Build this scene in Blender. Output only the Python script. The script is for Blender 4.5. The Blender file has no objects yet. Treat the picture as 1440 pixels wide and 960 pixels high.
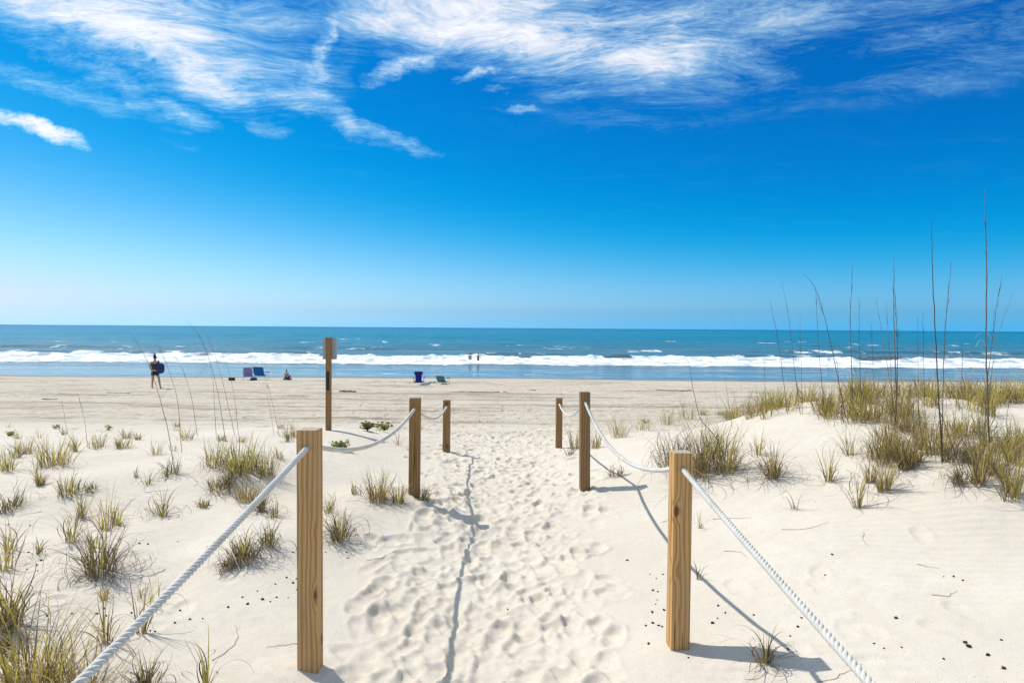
import bpy, bmesh, math, random
import numpy as np
from mathutils import Vector, Matrix, Euler

random.seed(7)
RNG = np.random.default_rng(11)
scene = bpy.context.scene
COL = scene.collection
R = math.radians
PI = math.pi

# ------------------------------------------------------------------ camera
CAMZ = 1.57
SEA = -2.33
FPX = 960.0
cam_d = bpy.data.cameras.new('camera')
cam_d.lens = 24.0
cam_d.sensor_width = 36.0
cam_d.clip_start = 0.05
cam_d.clip_end = 90000
cam = bpy.data.objects.new('camera', cam_d)
COL.objects.link(cam)
cam.location = (0, 0, CAMZ)
CM = Matrix.Rotation(R(90 - 1.13), 3, 'X') @ Matrix.Rotation(R(0.4), 3, 'Z')
cam.rotation_euler = CM.to_euler()
scene.camera = cam


def ray(px, py):
    d = CM @ Vector(((px - 720) / FPX, (480 - py) / FPX, -1))
    return d / d.y                     # one metre of depth along +Y


# ------------------------------------------------------------------ noise
def _hash(ix, iy, seed):
    h = (ix.astype(np.int64) * 374761393 + iy.astype(np.int64) * 668265263 + seed * 974634777) & 0xFFFFFFFF
    h = ((h ^ (h >> 13)) * 1274126177) & 0xFFFFFFFF
    h = h ^ (h >> 16)
    return (h & 0xFFFF) / 32767.5 - 1.0


def vnoise(x, y, seed=0):
    x = np.asarray(x, float); y = np.asarray(y, float)
    ix = np.floor(x); iy = np.floor(y)
    fx = x - ix; fy = y - iy
    ux = fx * fx * fx * (fx * (fx * 6 - 15) + 10); uy = fy * fy * fy * (fy * (fy * 6 - 15) + 10)
    a = _hash(ix, iy, seed); b = _hash(ix + 1, iy, seed)
    c = _hash(ix, iy + 1, seed); d = _hash(ix + 1, iy + 1, seed)
    return (a * (1 - ux) + b * ux) * (1 - uy) + (c * (1 - ux) + d * ux) * uy


def fbm(x, y, seed=0, oct=4, gain=.5):
    s = 0; a = 1; n = 0
    for i in range(oct):
        s = s + a * vnoise(x * 2 ** i + 17.3 * i, y * 2 ** i - 9.1 * i, seed + i * 31)
        n += a; a *= gain
    return s / n


def sst(a, b, x):
    t = np.clip((x - a) / (b - a), 0, 1)
    return t * t * (3 - 2 * t)


# ------------------------------------------------------------------ terrain
PY = np.array([-60, 0, 4, 6, 8, 9.5, 11, 15, 20, 27, 35, 41, 46, 52, 60, 75, 100])
PZ = np.array([.4, -.02, -.02, .03, -.03, -.14, -.27, -.62, -1.05, -1.42, -1.70, -1.90, -2.02, -2.26, -2.75, -3.4, -5.])


def prof(Y):
    # smoothed piecewise profile
    s = 0
    for o, w in ((-1, .25), (0, .5), (1, .25)):
        k = .5 + .04 * np.abs(Y)
        s = s + w * np.interp(Y + o * k, PY, PZ)
    return s


def bump(X, Y, cx, cy, sx, sy, a, rot=0.):
    c, s = math.cos(rot), math.sin(rot)
    dx = X - cx; dy = Y - cy
    u = (c * dx + s * dy) / sx; v = (-s * dx + c * dy) / sy
    return a * np.exp(-.5 * (u * u + v * v))


def H0(X, Y):
    X = np.asarray(X, float); Y = np.asarray(Y, float)
    z = prof(Y)
    wy = 1 - sst(9.5, 14.5, Y)
    # right dune
    xr = np.clip(X - .62, 0, None)
    z = z + wy * (.15 * np.minimum(xr, 3.5) + .02 * np.clip(xr - 3.5, 0, 8)) * sst(0, 1.6, xr + .35) * (1 - .25 * sst(8., 10, Y))
    z = z + bump(X, Y, 3.1, 7.3, .95, 1.25, .30) + bump(X, Y, 4.9, 6.8, 1.3, 1.5, .16) + bump(X, Y, 6.6, 6.2, 1.6, 1.8, .22)
    z = z - bump(X, Y, 4.2, 3.6, 1.0, .9, .06)
    # left dune field
    xl = np.clip(-X - .95, 0, None)
    wl = 1 - sst(9.8, 13.2, Y)
    z = z + wl * .07 * sst(0, 1.2, xl)
    z = z + bump(X, Y, -2.9, 9.8, 1.5, 1.2, .16) + bump(X, Y, -2.75, 7.1, .7, .55, .10) + bump(X, Y, -5.5, 8.6, 2.0, 1.2, .12)
    z = z + bump(X, Y, -2.0, 5.1, .8, .35, .07, .3) + bump(X, Y, -3.1, 4.3, .5, .4, .08) + bump(X, Y, -2.4, 3.2, .5, .6, .05)
    z = z + bump(X, Y, -4.3, 6.2, 1.0, .5, .09) + bump(X, Y, -1.75, 4.4, .3, .25, .05)
    # the worn channel of the path
    hw = .62 + .05 * np.clip(Y - 4, 0, 20)
    pc = -.12 + .0 * Y
    ch = np.exp(-.5 * ((X - pc) / (hw * .8)) ** 2) * (1 - sst(10, 16, Y))
    z = z - .07 * ch
    # soft undulation
    near = 1 - sst(11, 16, Y)
    z = z + near * .035 * fbm(X * .9 + 3, Y * .9, 5, 3) * (1 - .5 * ch)
    z = z + (1 - near) * .05 * fbm(X * .15, Y * .3, 9, 3) * (1 - sst(40, 50, Y))
    z = z + .045 * vnoise(X * .09, Y * .05, 21) * sst(38, 50, Y)
    return z


POSTS = {'L1': (437, 3.1, -.006, 1.105), 'L2': (583.5, 5.8, .096, .97), 'L3': (628.5, 9.2, -.117, .593),
         'R1': (958, 3.31, .006, .975), 'R2': (824, 6.4, .05, .977), 'R3': (787, 10.2, -.236, .53)}
PX = {k: (v[0] - 720) / FPX * v[1] for k, v in POSTS.items()}
FIX = []
for k, v in POSTS.items():
    x, y = PX[k], v[1]
    FIX.append((x, y, v[2] - float(H0(x, y))))
COLLAR = [(PX[k], POSTS[k][1], .02 if k[1] == '1' else .02) for k in POSTS]


def H(X, Y):
    z = H0(X, Y)
    for x, y, r in FIX:
        z = z + bump(X, Y, x, y, .45, .6, r)
    for (x, y, a) in COLLAR:
        z = z + bump(X, Y, x - .03, y + .01, .10, .10, a)
    for (x, y, sx, sy, a) in MOUNDS:
        z = z + bump(X, Y, x, y, sx, sy, a)
    return z


MOUNDS = []


def hit(px, py, lo=1.2, hi=75.):
    d = ray(px, py)
    ys = np.concatenate([np.arange(lo, 14, .01), np.arange(14, hi, .03)])
    z = CAMZ + d.z * ys
    h = H(d.x * ys, ys)
    w = np.nonzero(z <= h)[0]
    i = w[0] if len(w) else len(ys) - 1
    y = ys[i]
    return Vector((d.x * y, y, float(h[i])))


# little hummocks of blown sand caught by the bigger tufts
_m = []
for (px, py, sp, a) in [(340, 668, 60, .10), (305, 700, 50, .06), (140, 800, 60, .06), (345, 785, 60, .06), (75, 655, 40, .06), (14, 880, 60, .05), (60, 960, 90, .05),
                        (480, 750, 34, .05), (530, 700, 45, .06), (985, 665, 70, .05), (1085, 672, 40, .05), (1240, 685, 45, .06), (1350, 680, 45, .06), (1420, 695, 60, .06),
                        (210, 690, 70, .05), (100, 700, 50, .05), (1076, 930, 40, .03), (250, 760, 60, -.05), (220, 820, 60, -.04), (60, 740, 60, -.04)]:
    p_ = hit(px, py); w_ = sp / FPX * p_.y
    _m.append((p_.x, p_.y + .1, w_, w_ * 1.2, a))
MOUNDS += _m

# ------------------------------------------------------------------ object helpers
def tag(o, label=None, cat=None, group=None, kind=None):
    if label: o['label'] = label
    if cat: o['category'] = cat
    if group: o['group'] = group
    if kind: o['kind'] = kind
    return o


def empty(name, loc, rz=0.):
    o = bpy.data.objects.new(name, None)
    o.empty_display_size = .1
    o.location = loc; o.rotation_euler = (0, 0, rz)
    COL.objects.link(o)
    return o


def link(name, me, mat=None, parent=None, loc=None):
    o = bpy.data.objects.new(name, me)
    if mat:
        me.materials.clear(); me.materials.append(mat)
    COL.objects.link(o)
    if parent: o.parent = parent
    if loc is not None: o.location = loc
    return o


def mesh_np(name, V, F, smooth=True, cols=None, attrs=None):
    """V (n,3) F (m,k) all faces the same size"""
    V = np.asarray(V, np.float32); F = np.asarray(F, np.int32)
    me = bpy.data.meshes.new(name)
    m, k = F.shape
    me.vertices.add(len(V)); me.vertices.foreach_set('co', V.ravel())
    me.loops.add(m * k); me.loops.foreach_set('vertex_index', F.ravel())
    me.polygons.add(m); me.polygons.foreach_set('loop_start', np.arange(0, m * k, k, dtype=np.int32))
    me.polygons.foreach_set('use_smooth', np.full(m, smooth))
    if cols is not None:
        a = me.color_attributes.new('tint', 'FLOAT_COLOR', 'POINT')
        c = np.ones((len(V), 4), np.float32); c[:, :3] = cols
        a.data.foreach_set('color', c.ravel())
    for n, vals in (attrs or {}).items():
        a = me.attributes.new(n, 'FLOAT', 'POINT')
        a.data.foreach_set('value', np.asarray(vals, np.float32).ravel())
    me.update(calc_edges=True)
    me.validate()
    return me


def bm_mesh(name, bm, smooth=False):
    bmesh.ops.recalc_face_normals(bm, faces=bm.faces)
    me = bpy.data.meshes.new(name)
    bm.to_mesh(me); bm.free()
    if smooth:
        for p in me.polygons: p.use_smooth = True
    return me


def tube_np(pts, rads, n=6):
    pts = np.asarray(pts, float); m = len(pts)
    rads = np.broadcast_to(np.asarray(rads, float), (m,))
    T = np.gradient(pts, axis=0); T /= np.linalg.norm(T, axis=1)[:, None] + 1e-9
    up = np.array([.31, .17, .93]) if abs(T[:, 2]).mean() < .8 else np.array([1., .1, 0])
    A = np.cross(T, up); A /= np.linalg.norm(A, axis=1)[:, None] + 1e-9
    B = np.cross(T, A)
    th = np.arange(n) / n * 2 * PI
    V = pts[:, None] + rads[:, None, None] * (np.cos(th)[None, :, None] * A[:, None] + np.sin(th)[None, :, None] * B[:, None])
    i = np.arange(m - 1)[:, None] * n; j = np.arange(n)[None]
    F = np.stack([i + j, i + (j + 1) % n, i + n + (j + 1) % n, i + n + j], -1).reshape(-1, 4)
    return V.reshape(-1, 3), F


class Acc:
    def __init__(s): s.V = []; s.F = []; s.C = []; s.n = 0
    def add(s, V, F, c=None):
        s.V.append(V); s.F.append(F + s.n); s.n += len(V)
        if c is not None: s.C.append(np.broadcast_to(np.asarray(c, float), (len(V), 3)))
    def tube(s, pts, r, n=6, c=None):
        V, F = tube_np(pts, r, n); s.add(V, F, c)
        for idx in ((0, -1)):
            k = 0 if idx == 0 else len(V) - n
            # close the ends with a fan of quads collapsed on the centre
            cpt = np.mean(V[k:k + n], axis=0)
            VV = np.vstack([V[k:k + n], cpt[None]])
            FF = np.array([[j, (j + 1) % n, n, n] for j in range(n)])
            s.F.append(np.array([[f[0], f[1], f[2], f[2]] for f in FF])[:0].reshape(0, 4) + s.n)
    def mesh(s, name, smooth=True):
        return mesh_np(name, np.vstack(s.V), np.vstack(s.F), smooth, np.vstack(s.C) if s.C else None)


def box_bm(bm, c, size, rot=None, bevel=0.):
    r = bmesh.ops.create_cube(bm, size=1.)
    vs = r['verts']
    M = Matrix.Translation(c) @ (rot.to_4x4() if rot else Matrix.Identity(4)) @ Matrix.Diagonal((*size, 1))
    bmesh.ops.transform(bm, matrix=M, verts=vs)
    if bevel:
        es = list({e for v in vs for e in v.link_edges})
        bmesh.ops.bevel(bm, geom=es, offset=bevel, segments=2, affect='EDGES', profile=.5)
    return bm


# ------------------------------------------------------------------ node helpers
class NT:
    def __init__(s, nt): s.nt = nt; s.N = nt.nodes; s.L = nt.links
    def n(s, t, **kw):
        nd = s.N.new(t)
        for k, v in kw.items(): setattr(nd, k, v)
        return nd
    def put(s, sock, v):
        if v is None: return
        if isinstance(v, bpy.types.NodeSocket): s.L.new(v, sock)
        else: sock.default_value = v
    def m(s, op, a, b=None, c=None, clamp=False):
        nd = s.n('ShaderNodeMath', operation=op, use_clamp=clamp)
        s.put(nd.inputs[0], a); s.put(nd.inputs[1], b); s.put(nd.inputs[2], c)
        return nd.outputs[0]
    def v(s, op, a, b=None, scale=None):
        nd = s.n('ShaderNodeVectorMath', operation=op)
        s.put(nd.inputs[0], a); s.put(nd.inputs[1], b)
        if scale is not None: s.put(nd.inputs['Scale'], scale)
        return nd.outputs['Value'] if op in ('DOT_PRODUCT', 'LENGTH', 'DISTANCE') else nd.outputs[0]
    def xyz(s, v):
        nd = s.n('ShaderNodeSeparateXYZ'); s.put(nd.inputs[0], v); return nd.outputs
    def comb(s, x, y, z):
        nd = s.n('ShaderNodeCombineXYZ')
        for i, q in enumerate((x, y, z)): s.put(nd.inputs[i], q)
        return nd.outputs[0]
    def noise(s, vec, scale=1., detail=3., rough=.5, dist=0., lac=2.):
        nd = s.n('ShaderNodeTexNoise')
        s.put(nd.inputs['Vector'], vec); s.put(nd.inputs['Scale'], scale); s.put(nd.inputs['Detail'], detail)
        s.put(nd.inputs['Roughness'], rough); s.put(nd.inputs['Distortion'], dist); s.put(nd.inputs['Lacunarity'], lac)
        return nd.outputs
    def map(s, vec, loc=(0, 0, 0), rot=(0, 0, 0), sc=(1, 1, 1), typ='POINT'):
        nd = s.n('ShaderNodeMapping', vector_type=typ)
        s.put(nd.inputs['Vector'], vec); nd.inputs['Location'].default_value = loc
        nd.inputs['Rotation'].default_value = rot; nd.inputs['Scale'].default_value = sc
        return nd.outputs[0]
    def ss(s, x, a, b, o0=0., o1=1.):
        nd = s.n('ShaderNodeMapRange', interpolation_type='SMOOTHSTEP')
        s.put(nd.inputs[0], x)
        for i, q in zip((1, 2, 3, 4), (a, b, o0, o1)): s.put(nd.inputs[i], q)
        return nd.outputs[0]
    def mix(s, f, a, b, blend='MIX'):
        nd = s.n('ShaderNodeMix', data_type='RGBA', blend_type=blend)
        s.put(nd.inputs[0], f)
        for i, q in ((6, a), (7, b)):
            s.put(nd.inputs[i], (*q, 1) if isinstance(q, tuple) and len(q) == 3 else q)
        return nd.outputs[2]
    def ramp(s, f, stops):
        nd = s.n('ShaderNodeValToRGB'); s.put(nd.inputs[0], f)
        cr = nd.color_ramp
        while len(cr.elements) < len(stops): cr.elements.new(.5)
        for e, (p, c) in zip(cr.elements, stops):
            e.position = p; e.color = (*c, 1)
        return nd.outputs[0]
    def bump(s, h, strength=.5, dist=.01, normal=None):
        nd = s.n('ShaderNodeBump')
        s.put(nd.inputs['Height'], h); s.put(nd.inputs['Strength'], strength); s.put(nd.inputs['Distance'], dist)
        s.put(nd.inputs['Normal'], normal)
        return nd.outputs[0]


def new_mat(name):
    m = bpy.data.materials.new(name); m.use_nodes = True
    t = NT(m.node_tree)
    return m, t, t.N['Principled BSDF']


def col(t, b, c, rough=.7, spec=.3, normal=None):
    t.put(b.inputs['Base Color'], (*c, 1) if isinstance(c, tuple) else c)
    t.put(b.inputs['Roughness'], rough)
    t.put(b.inputs['Specular IOR Level'], spec)
    if normal is not None: t.put(b.inputs['Normal'], normal)


def fabric(name, c, c2=None, stripes=0):
    m, t, b = new_mat(name)
    tc = t.n('ShaderNodeTexCoord').outputs['Object']
    n = t.noise(tc, 14, 4)[0]
    base = t.mix(t.ss(n, .3, .75), tuple(q * .82 for q in c), tuple(min(1, q * 1.15) for q in c))
    if c2:
        w = t.n('ShaderNodeTexWave', bands_direction='X'); t.put(w.inputs['Vector'], tc); w.inputs['Scale'].default_value = stripes
        base = t.mix(t.ss(w.outputs[1], .55, .65), base, c2)
    weave = t.noise(tc, 220, 2)[0]
    col(t, b, base, .8, .2, t.bump(weave, .3, .004))
    return m


# ------------------------------------------------------------------ world and sun
SUN_EL = R(55); SUN_AZ = R(-60)         # azimuth from +Y (sea) towards +X; negative: to the left
LDIR = Vector((math.sin(SUN_AZ) * math.cos(SUN_EL), math.cos(SUN_AZ) * math.cos(SUN_EL), math.sin(SUN_EL)))
sun_d = bpy.data.lights.new('sun', 'SUN'); sun_d.energy = 4.3; sun_d.angle = R(.5); sun_d.color = (1, .955, .885)
sun = bpy.data.objects.new('sun', sun_d); COL.objects.link(sun)
sun.rotation_euler = LDIR.to_track_quat('Z', 'Y').to_euler(); sun.location = (-20, 10, 30)

world = bpy.data.worlds.new('World'); scene.world = world; world.use_nodes = True
t = NT(world.node_tree)
bg = t.N['Background']
sky = t.n('ShaderNodeTexSky', sky_type='NISHITA', sun_disc=False)
sky.sun_elevation = SUN_EL; sky.sun_rotation = SUN_AZ      # checked: rotation is clockwise from +Y
sky.altitude = 0; sky.air_density = 1.0; sky.dust_density = .6; sky.ozone_density = 2.0
sep = t.n('ShaderNodeSeparateColor'); t.L.new(sky.outputs[0], sep.inputs[0])
_g = t.xyz(t.n('ShaderNodeTexCoord').outputs['Generated'])
t.put(sky.inputs['Vector'], t.comb(_g[0], _g[1], t.m('MAXIMUM', _g[2], .024)))      # no dark brown rim at the horizon
rgb = t.n('ShaderNodeCombineColor')
tc = t.n('ShaderNodeTexCoord').outputs['Generated']
dx, dy, dz = t.xyz(tc)[:3]
az = t.m('ARCTAN2', dx, dy); el = t.m('ARCSINE', dz)
ae = t.comb(az, el, 0.)
# clear, deep maritime blue: the sky's own tones with more saturation, paler and bluer towards the horizon
low = t.m('EXPONENT', t.m('MULTIPLY', t.m('MAXIMUM', el, 0.), -16.))
r01, g01, b01 = (t.m('MULTIPLY', sep.outputs[i], .1) for i in range(3))
r01 = t.m('MULTIPLY', r01, t.m('SUBTRACT', 1., t.m('MULTIPLY', low, .21)))
t.put(rgb.inputs[0], t.m('ADD', .01, t.m('MULTIPLY', 24.5, t.m('POWER', t.m('SMOOTH_MAX', t.m('SUBTRACT', r01, .345), 0., .09), 1.15))))
t.put(rgb.inputs[1], t.m('SMOOTH_MIN', 8.6, t.m('ADD', .5, t.m('MULTIPLY', t.m('ADD', 14., t.m('MULTIPLY', low, 2.0)), t.m('POWER', g01, 2.))), 2.))
t.put(rgb.inputs[2], t.m('MULTIPLY', 10., t.m('MULTIPLY', b01, t.m('ADD', 1.22, t.m('MULTIPLY', low, .9)))))
dzc = t.m('MAXIMUM', dz, .04)
uv = t.comb(t.m('DIVIDE', dx, dzc), t.m('DIVIDE', dy, dzc), 0.)      # where the view line meets a high cloud layer


def ae_of(px, py):
    d = ray(px, py).normalized()
    return math.atan2(d.x, d.y), math.asin(d.z)


# wind-drawn cirrus: streaky noise on the cloud layer, gathered by soft patches of sky
warp = t.noise(uv, .9, 3, .5)[1]
uvw = t.v('ADD', uv, t.v('SCALE', t.v('SUBTRACT', warp, (.5, .5, .5)), scale=.8))
aew = t.v('ADD', ae, t.v('MULTIPLY', t.v('SUBTRACT', t.noise(ae, 7., 6, .62)[1], (.5, .5, .5)), (.20, .085, 0.)))
st1 = t.noise(t.map(uvw, rot=(0, 0, R(38)), sc=(2.2, 4.2, 1)), 1.0, 9, .60, .3)[0]
st2 = t.noise(t.map(uvw, rot=(0, 0, R(-12)), sc=(15., 30.0, 1)), 1.0, 8, .72, .8)[0]
st3 = t.noise(t.map(uvw, rot=(0, 0, R(20)), sc=(1.3, 2.0, 1)), 1.0, 5, .55)[0]
tex = t.m('ADD', t.m('ADD', t.m('MULTIPLY', st1, .38), t.m('MULTIPLY', st2, .26)), t.m('MULTIPLY', st3, .36))
CL = [  # px, py, semi-axes px, angle, weight
    (150, 12, 370, 84, 9, 1.0), (250, 75, 210, 46, 26, .95), (330, 25, 170, 70, -10, .7), (60, 116, 150, 26, 8, .55), (165, 120, 150, 26, 30, .62), (255, 152, 80, 24, 18, .72), (15, 176, 96, 15, 12, 1.0),
    (410, 128, 100, 26, 22, .66), (470, 160, 110, 22, 26, .66), (540, 192, 80, 18, 16, .6), (448, 70, 120, 26, -70, .8), (640, 5, 240, 80, 0, 1.0), (590, 84, 90, 15, -24, .78), (520, 50, 110, 34, -30, .6),
    (760, 40, 220, 88, 8, 1.0), (880, 50, 230, 80, -2, .95), (830, 98, 90, 34, 6, .7), (1060, 40, 380, 100, -2, .58), (1300, 45, 300, 100, -6, .42), (1310, 118, 110, 30, 0, .32),
    (910, 150, 260, 50, 2, .32), (675, 112, 52, 8, -12, .8), (692, 136, 46, 7, -8, .7), (725, 155, 40, 6, -8, .55)]
acc = None
for (px, py, a, b, ang, w) in CL:
    A, E = ae_of(px, py)
    k = math.cos(math.atan((px - 720) / FPX)) ** 1.2
    mp = t.map(aew, loc=(A, E, 0), rot=(0, 0, R(-ang)), sc=(a / FPX * k, b / FPX * k, 1), typ='TEXTURE')
    g = t.n('ShaderNodeTexGradient', gradient_type='SPHERICAL'); t.put(g.inputs[0], mp)
    val = t.m('MULTIPLY', t.m('SQRT', g.outputs[1]), w)
    acc = val if acc is None else t.m('SMOOTH_MAX', acc, val, .12)
# unseen cloud cover added overhead and behind to whiten the ambient light
over = t.m('MULTIPLY', t.m('ADD', t.ss(el, R(30), R(44)), 0.), .86)
acc = t.m('MAXIMUM', acc, over)
dens = t.m('ADD', t.m('MULTIPLY', acc, .72), t.m('MULTIPLY', t.m('SUBTRACT', tex, .5), 3.0))
op = t.m('MULTIPLY', t.m('MULTIPLY', t.ss(dens, .04, 1.0), t.ss(acc, .02, .35)), t.m('ADD', .25, t.m('MULTIPLY', acc, .95), clamp=True))
CLOUD = (10.6, 10.8, 11.0)
skyc = t.mix(t.m('MULTIPLY', op, .97), rgb.outputs[0], t.mix(t.ss(op, .15, .8), (5.8, 10.2, 11.6), CLOUD))     # thin ice cloud lets the blue through
t.L.new(skyc, bg.inputs['Color'])
bg.inputs['Strength'].default_value = .1

# ------------------------------------------------------------------ materials
def sand_material():
    m, t, b = new_mat('dune_sand')
    geo = t.n('ShaderNodeNewGeometry').outputs['Position']
    x, y, z = t.xyz(geo)[:3]
    big = t.noise(geo, .8, 4, .55)[0]
    med = t.noise(geo, 7, 5, .6)[0]
    grain = t.noise(geo, 420, 2, .7)[0]
    dune = t.mix(t.ss(big, .3, .7), (.60, .54, .44), (.67, .61, .51))
    dune = t.mix(t.ss(med, .35, .75), dune, (.635, .565, .455))
    beach = t.mix(t.ss(med, .3, .7), (.50, .44, .345), (.60, .535, .43))
    streak = t.noise(t.map(geo, sc=(.12, 1.6, 1)), 1., 5, .6)[0]
    beach = t.mix(t.ss(streak, .48, .66, 0., .8), beach, (.30, .245, .18))
    yb = t.m('ADD', y, t.m('MULTIPLY', t.m('SUBTRACT', big, .5), 7.))
    c = t.mix(t.ss(yb, 10.5, 19.), dune, beach)
    # wet sand where the swash reaches
    wet = t.ss(z, t.m('ADD', SEA + .06, t.m('MULTIPLY', t.noise(geo, .35, 3)[0], .1)), t.m('ADD', SEA + .16, t.m('MULTIPLY', t.noise(geo, .35, 3)[0], .12)), 1., 0.)
    c = t.mix(wet, c, (.23, .19, .145))
    c = t.mix(t.ss(grain, .62, .8), c, t.mix(.35, c, (.12, .10, .08)))
    c = t.mix(t.ss(t.noise(geo, 260, 1, .5)[0], .665, .72), c, (.20, .155, .115))
    h = t.m('ADD', t.m('MULTIPLY', t.noise(geo, 60, 4, .6)[0], .5), t.m('MULTIPLY', grain, .5))
    nb = t.bump(h, .5, .009)
    hb = t.noise(t.map(geo, sc=(1, 1.6, 1)), 3.2, 5, .62)[0]
    nb2 = t.bump(hb, t.ss(y, 10, 18, 0., .85), .10, nb)
    col(t, b, c, t.m('SUBTRACT', .92, t.m('MULTIPLY', wet, .6)), .15, nb2)
    t.put(b.inputs['Specular IOR Level'], t.m('ADD', .1, t.m('MULTIPLY', wet, .4)))
    return m


def water_material():
    m, t, b = new_mat('sea_water')
    geo = t.n('ShaderNodeNewGeometry').outputs['Position']
    x, y, z = t.xyz(geo)[:3]
    fo = t.n('ShaderNodeAttribute', attribute_name='foam').outputs['Fac']
    ly = t.m('LOGARITHM', t.m('MAXIMUM', y, 10.), 10.)
    big = t.noise(t.map(geo, sc=(.006, .02, 1)), 1., 4, .6)[0]
    lyn = t.m('ADD', ly, t.m('MULTIPLY', t.m('SUBTRACT', big, .5), .28))
    f = t.n('ShaderNodeMapRange'); t.put(f.inputs[0], lyn); f.inputs[1].default_value = 1.7; f.inputs[2].default_value = 3.7
    c = t.ramp(f.outputs[0], [(0., (.16, .17, .15)), (.1, (.10, .15, .16)), (.22, (.05, .19, .25)), (.36, (.015, .185, .265)), (.6, (.003, .165, .25)), (1., (.003, .10, .21))])
    silt = t.noise(t.map(geo, sc=(.02, .09, 1)), 1., 5, .6)[0]
    sm = t.m('MULTIPLY', t.ss(silt, .5, .68), t.ss(ly, 2.45, 2.1))
    c = t.mix(t.m('MULTIPLY', sm, .35), c, (.22, .23, .19))
    # ripples, chop and swell
    n1 = t.noise(t.map(geo, sc=(.5, .9, 1)), 1., 5, .6)[0]
    n2 = t.noise(t.map(geo, sc=(.06, .16, 1)), 1., 6, .62)[0]
    n4 = t.noise(t.map(geo, sc=(.009, .028, 1)), 1., 5, .6)[0]
    n3 = t.noise(t.map(geo, sc=(3., 5., 1)), 1., 3, .6)[0]
    calm = t.ss(y, 62., 75., .10, 1.)
    nb = t.bump(n3, t.m('MULTIPLY', calm, .35), .08)
    nb = t.bump(n1, t.m('MULTIPLY', calm, .8), .45, nb)
    nb = t.bump(n2, t.m('MULTIPLY', calm, .9), 2.6, nb)
    nb = t.bump(n4, t.m('MULTIPLY', calm, .45), 9.0, nb)
    col(t, b, c, t.ss(y, 60., 90., .10, .22), .5, nb)
    b.inputs['IOR'].default_value = 1.333
    t.put(b.inputs['Specular IOR Level'], t.ss(y, 68., 120., .5, .18))
    fd = t.n('ShaderNodeBsdfDiffuse')
    fn = t.noise(t.map(geo, sc=(.6, .45, .8)), 1., 6, .65, .4)[0]
    fc = t.mix(t.ss(fn, .36, .56), (.36, .44, .48), (.84, .86, .86))
    t.put(fd.inputs[0], fc); t.put(fd.inputs['Normal'], t.bump(fn, .9, .5))
    lace = t.noise(t.map(geo, sc=(.32, .24, .5)), 1., 7, .68, .8)[0]
    ff = t.ss(t.m('ADD', fo, t.m('MULTIPLY', t.m('SUBTRACT', lace, .5), 2.2)), .45, .72)
    ff = t.m('MULTIPLY', ff, t.ss(fo, .02, .12))
    mx = t.n('ShaderNodeMixShader')
    t.put(mx.inputs[0], ff); t.L.new(b.outputs[0], mx.inputs[1]); t.L.new(fd.outputs[0], mx.inputs[2])
    t.L.new(mx.outputs[0], t.N['Material Output'].inputs[0])
    return m


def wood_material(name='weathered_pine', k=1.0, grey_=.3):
    m, t, b = new_mat(name)
    oc = t.n('ShaderNodeTexCoord').outputs['Object']
    rnd = t.n('ShaderNodeObjectInfo').outputs['Random']
    off = t.v('SCALE', (7.3, 3.1, 11.7), scale=rnd)
    p = t.v('ADD', oc, off)
    wob = t.noise(t.map(p, sc=(7, 7, 1.1)), 1., 3, .5)[1]
    # knots push the grain aside
    vor = t.n('ShaderNodeTexVoronoi', feature='F1'); t.put(vor.inputs['Vector'], t.map(p, sc=(9., 9., 3.6))); vor.inputs['Scale'].default_value = 1.
    kd = vor.outputs['Distance']
    kn = t.ss(kd, .0, .34, 1., 0.)
    pr = t.v('ADD', t.map(p, sc=(1, 1, .055)), t.v('SCALE', t.v('SUBTRACT', wob, (.5, .5, .5)), scale=.05))
    ring = t.n('ShaderNodeTexWave', wave_type='RINGS', rings_direction='Z')
    t.put(ring.inputs['Vector'], t.v('ADD', pr, t.comb(t.m('MULTIPLY', kn, .03), t.m('MULTIPLY', kn, .015), 0.)))
    ring.inputs['Scale'].default_value = 15.; ring.inputs['Distortion'].default_value = 1.6; ring.inputs['Detail'].default_value = 2; ring.inputs['Detail Scale'].default_value = 1.5
    g = ring.outputs[1]
    fib = t.noise(t.map(p, sc=(190, 190, 4)), 1., 4, .6)[0]
    warmth = t.ss(t.noise(t.map(p, sc=(3, 3, .8)), 1., 3)[0], .35, .65)
    light = t.mix(warmth, (.55, .37, .18), (.62, .40, .17))
    dark = t.mix(warmth, (.36, .215, .095), (.40, .225, .08))
    c = t.mix(t.m('POWER', g, 2.2), light, dark)
    c = t.mix(t.ss(fib, .42, .72, 0., .5), c, (.25, .175, .105))
    c = t.mix(t.ss(kd, .07, .16, .9, 0.), c, (.075, .04, .022))
    # silver weathering towards the top and on the cut end
    z = t.xyz(oc)[2]; nz = t.xyz(t.n('ShaderNodeNewGeometry').outputs['Normal'])[2]
    grey = t.m('MULTIPLY', t.ss(t.noise(t.map(p, sc=(14, 14, 1.6)), 1., 4)[0], .45, .85), grey_)
    c = t.mix(grey, c, (.33, .275, .22))
    c = t.mix(t.ss(nz, .5, .9), c, (.36, .33, .30))
    crack = t.ss(t.noise(t.map(p, sc=(75, 75, 1.3)), 1., 2, .4)[0], .66, .71)
    c = t.mix(t.m('MULTIPLY', crack, .75), c, (.06, .04, .025))
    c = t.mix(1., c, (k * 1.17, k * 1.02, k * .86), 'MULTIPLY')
    h = t.m('SUBTRACT', t.m('ADD', t.m('MULTIPLY', fib, .7), t.m('MULTIPLY', g, .3)), crack)
    col(t, b, c, .8, .2, t.bump(h, .5, .003))
    return m


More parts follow.
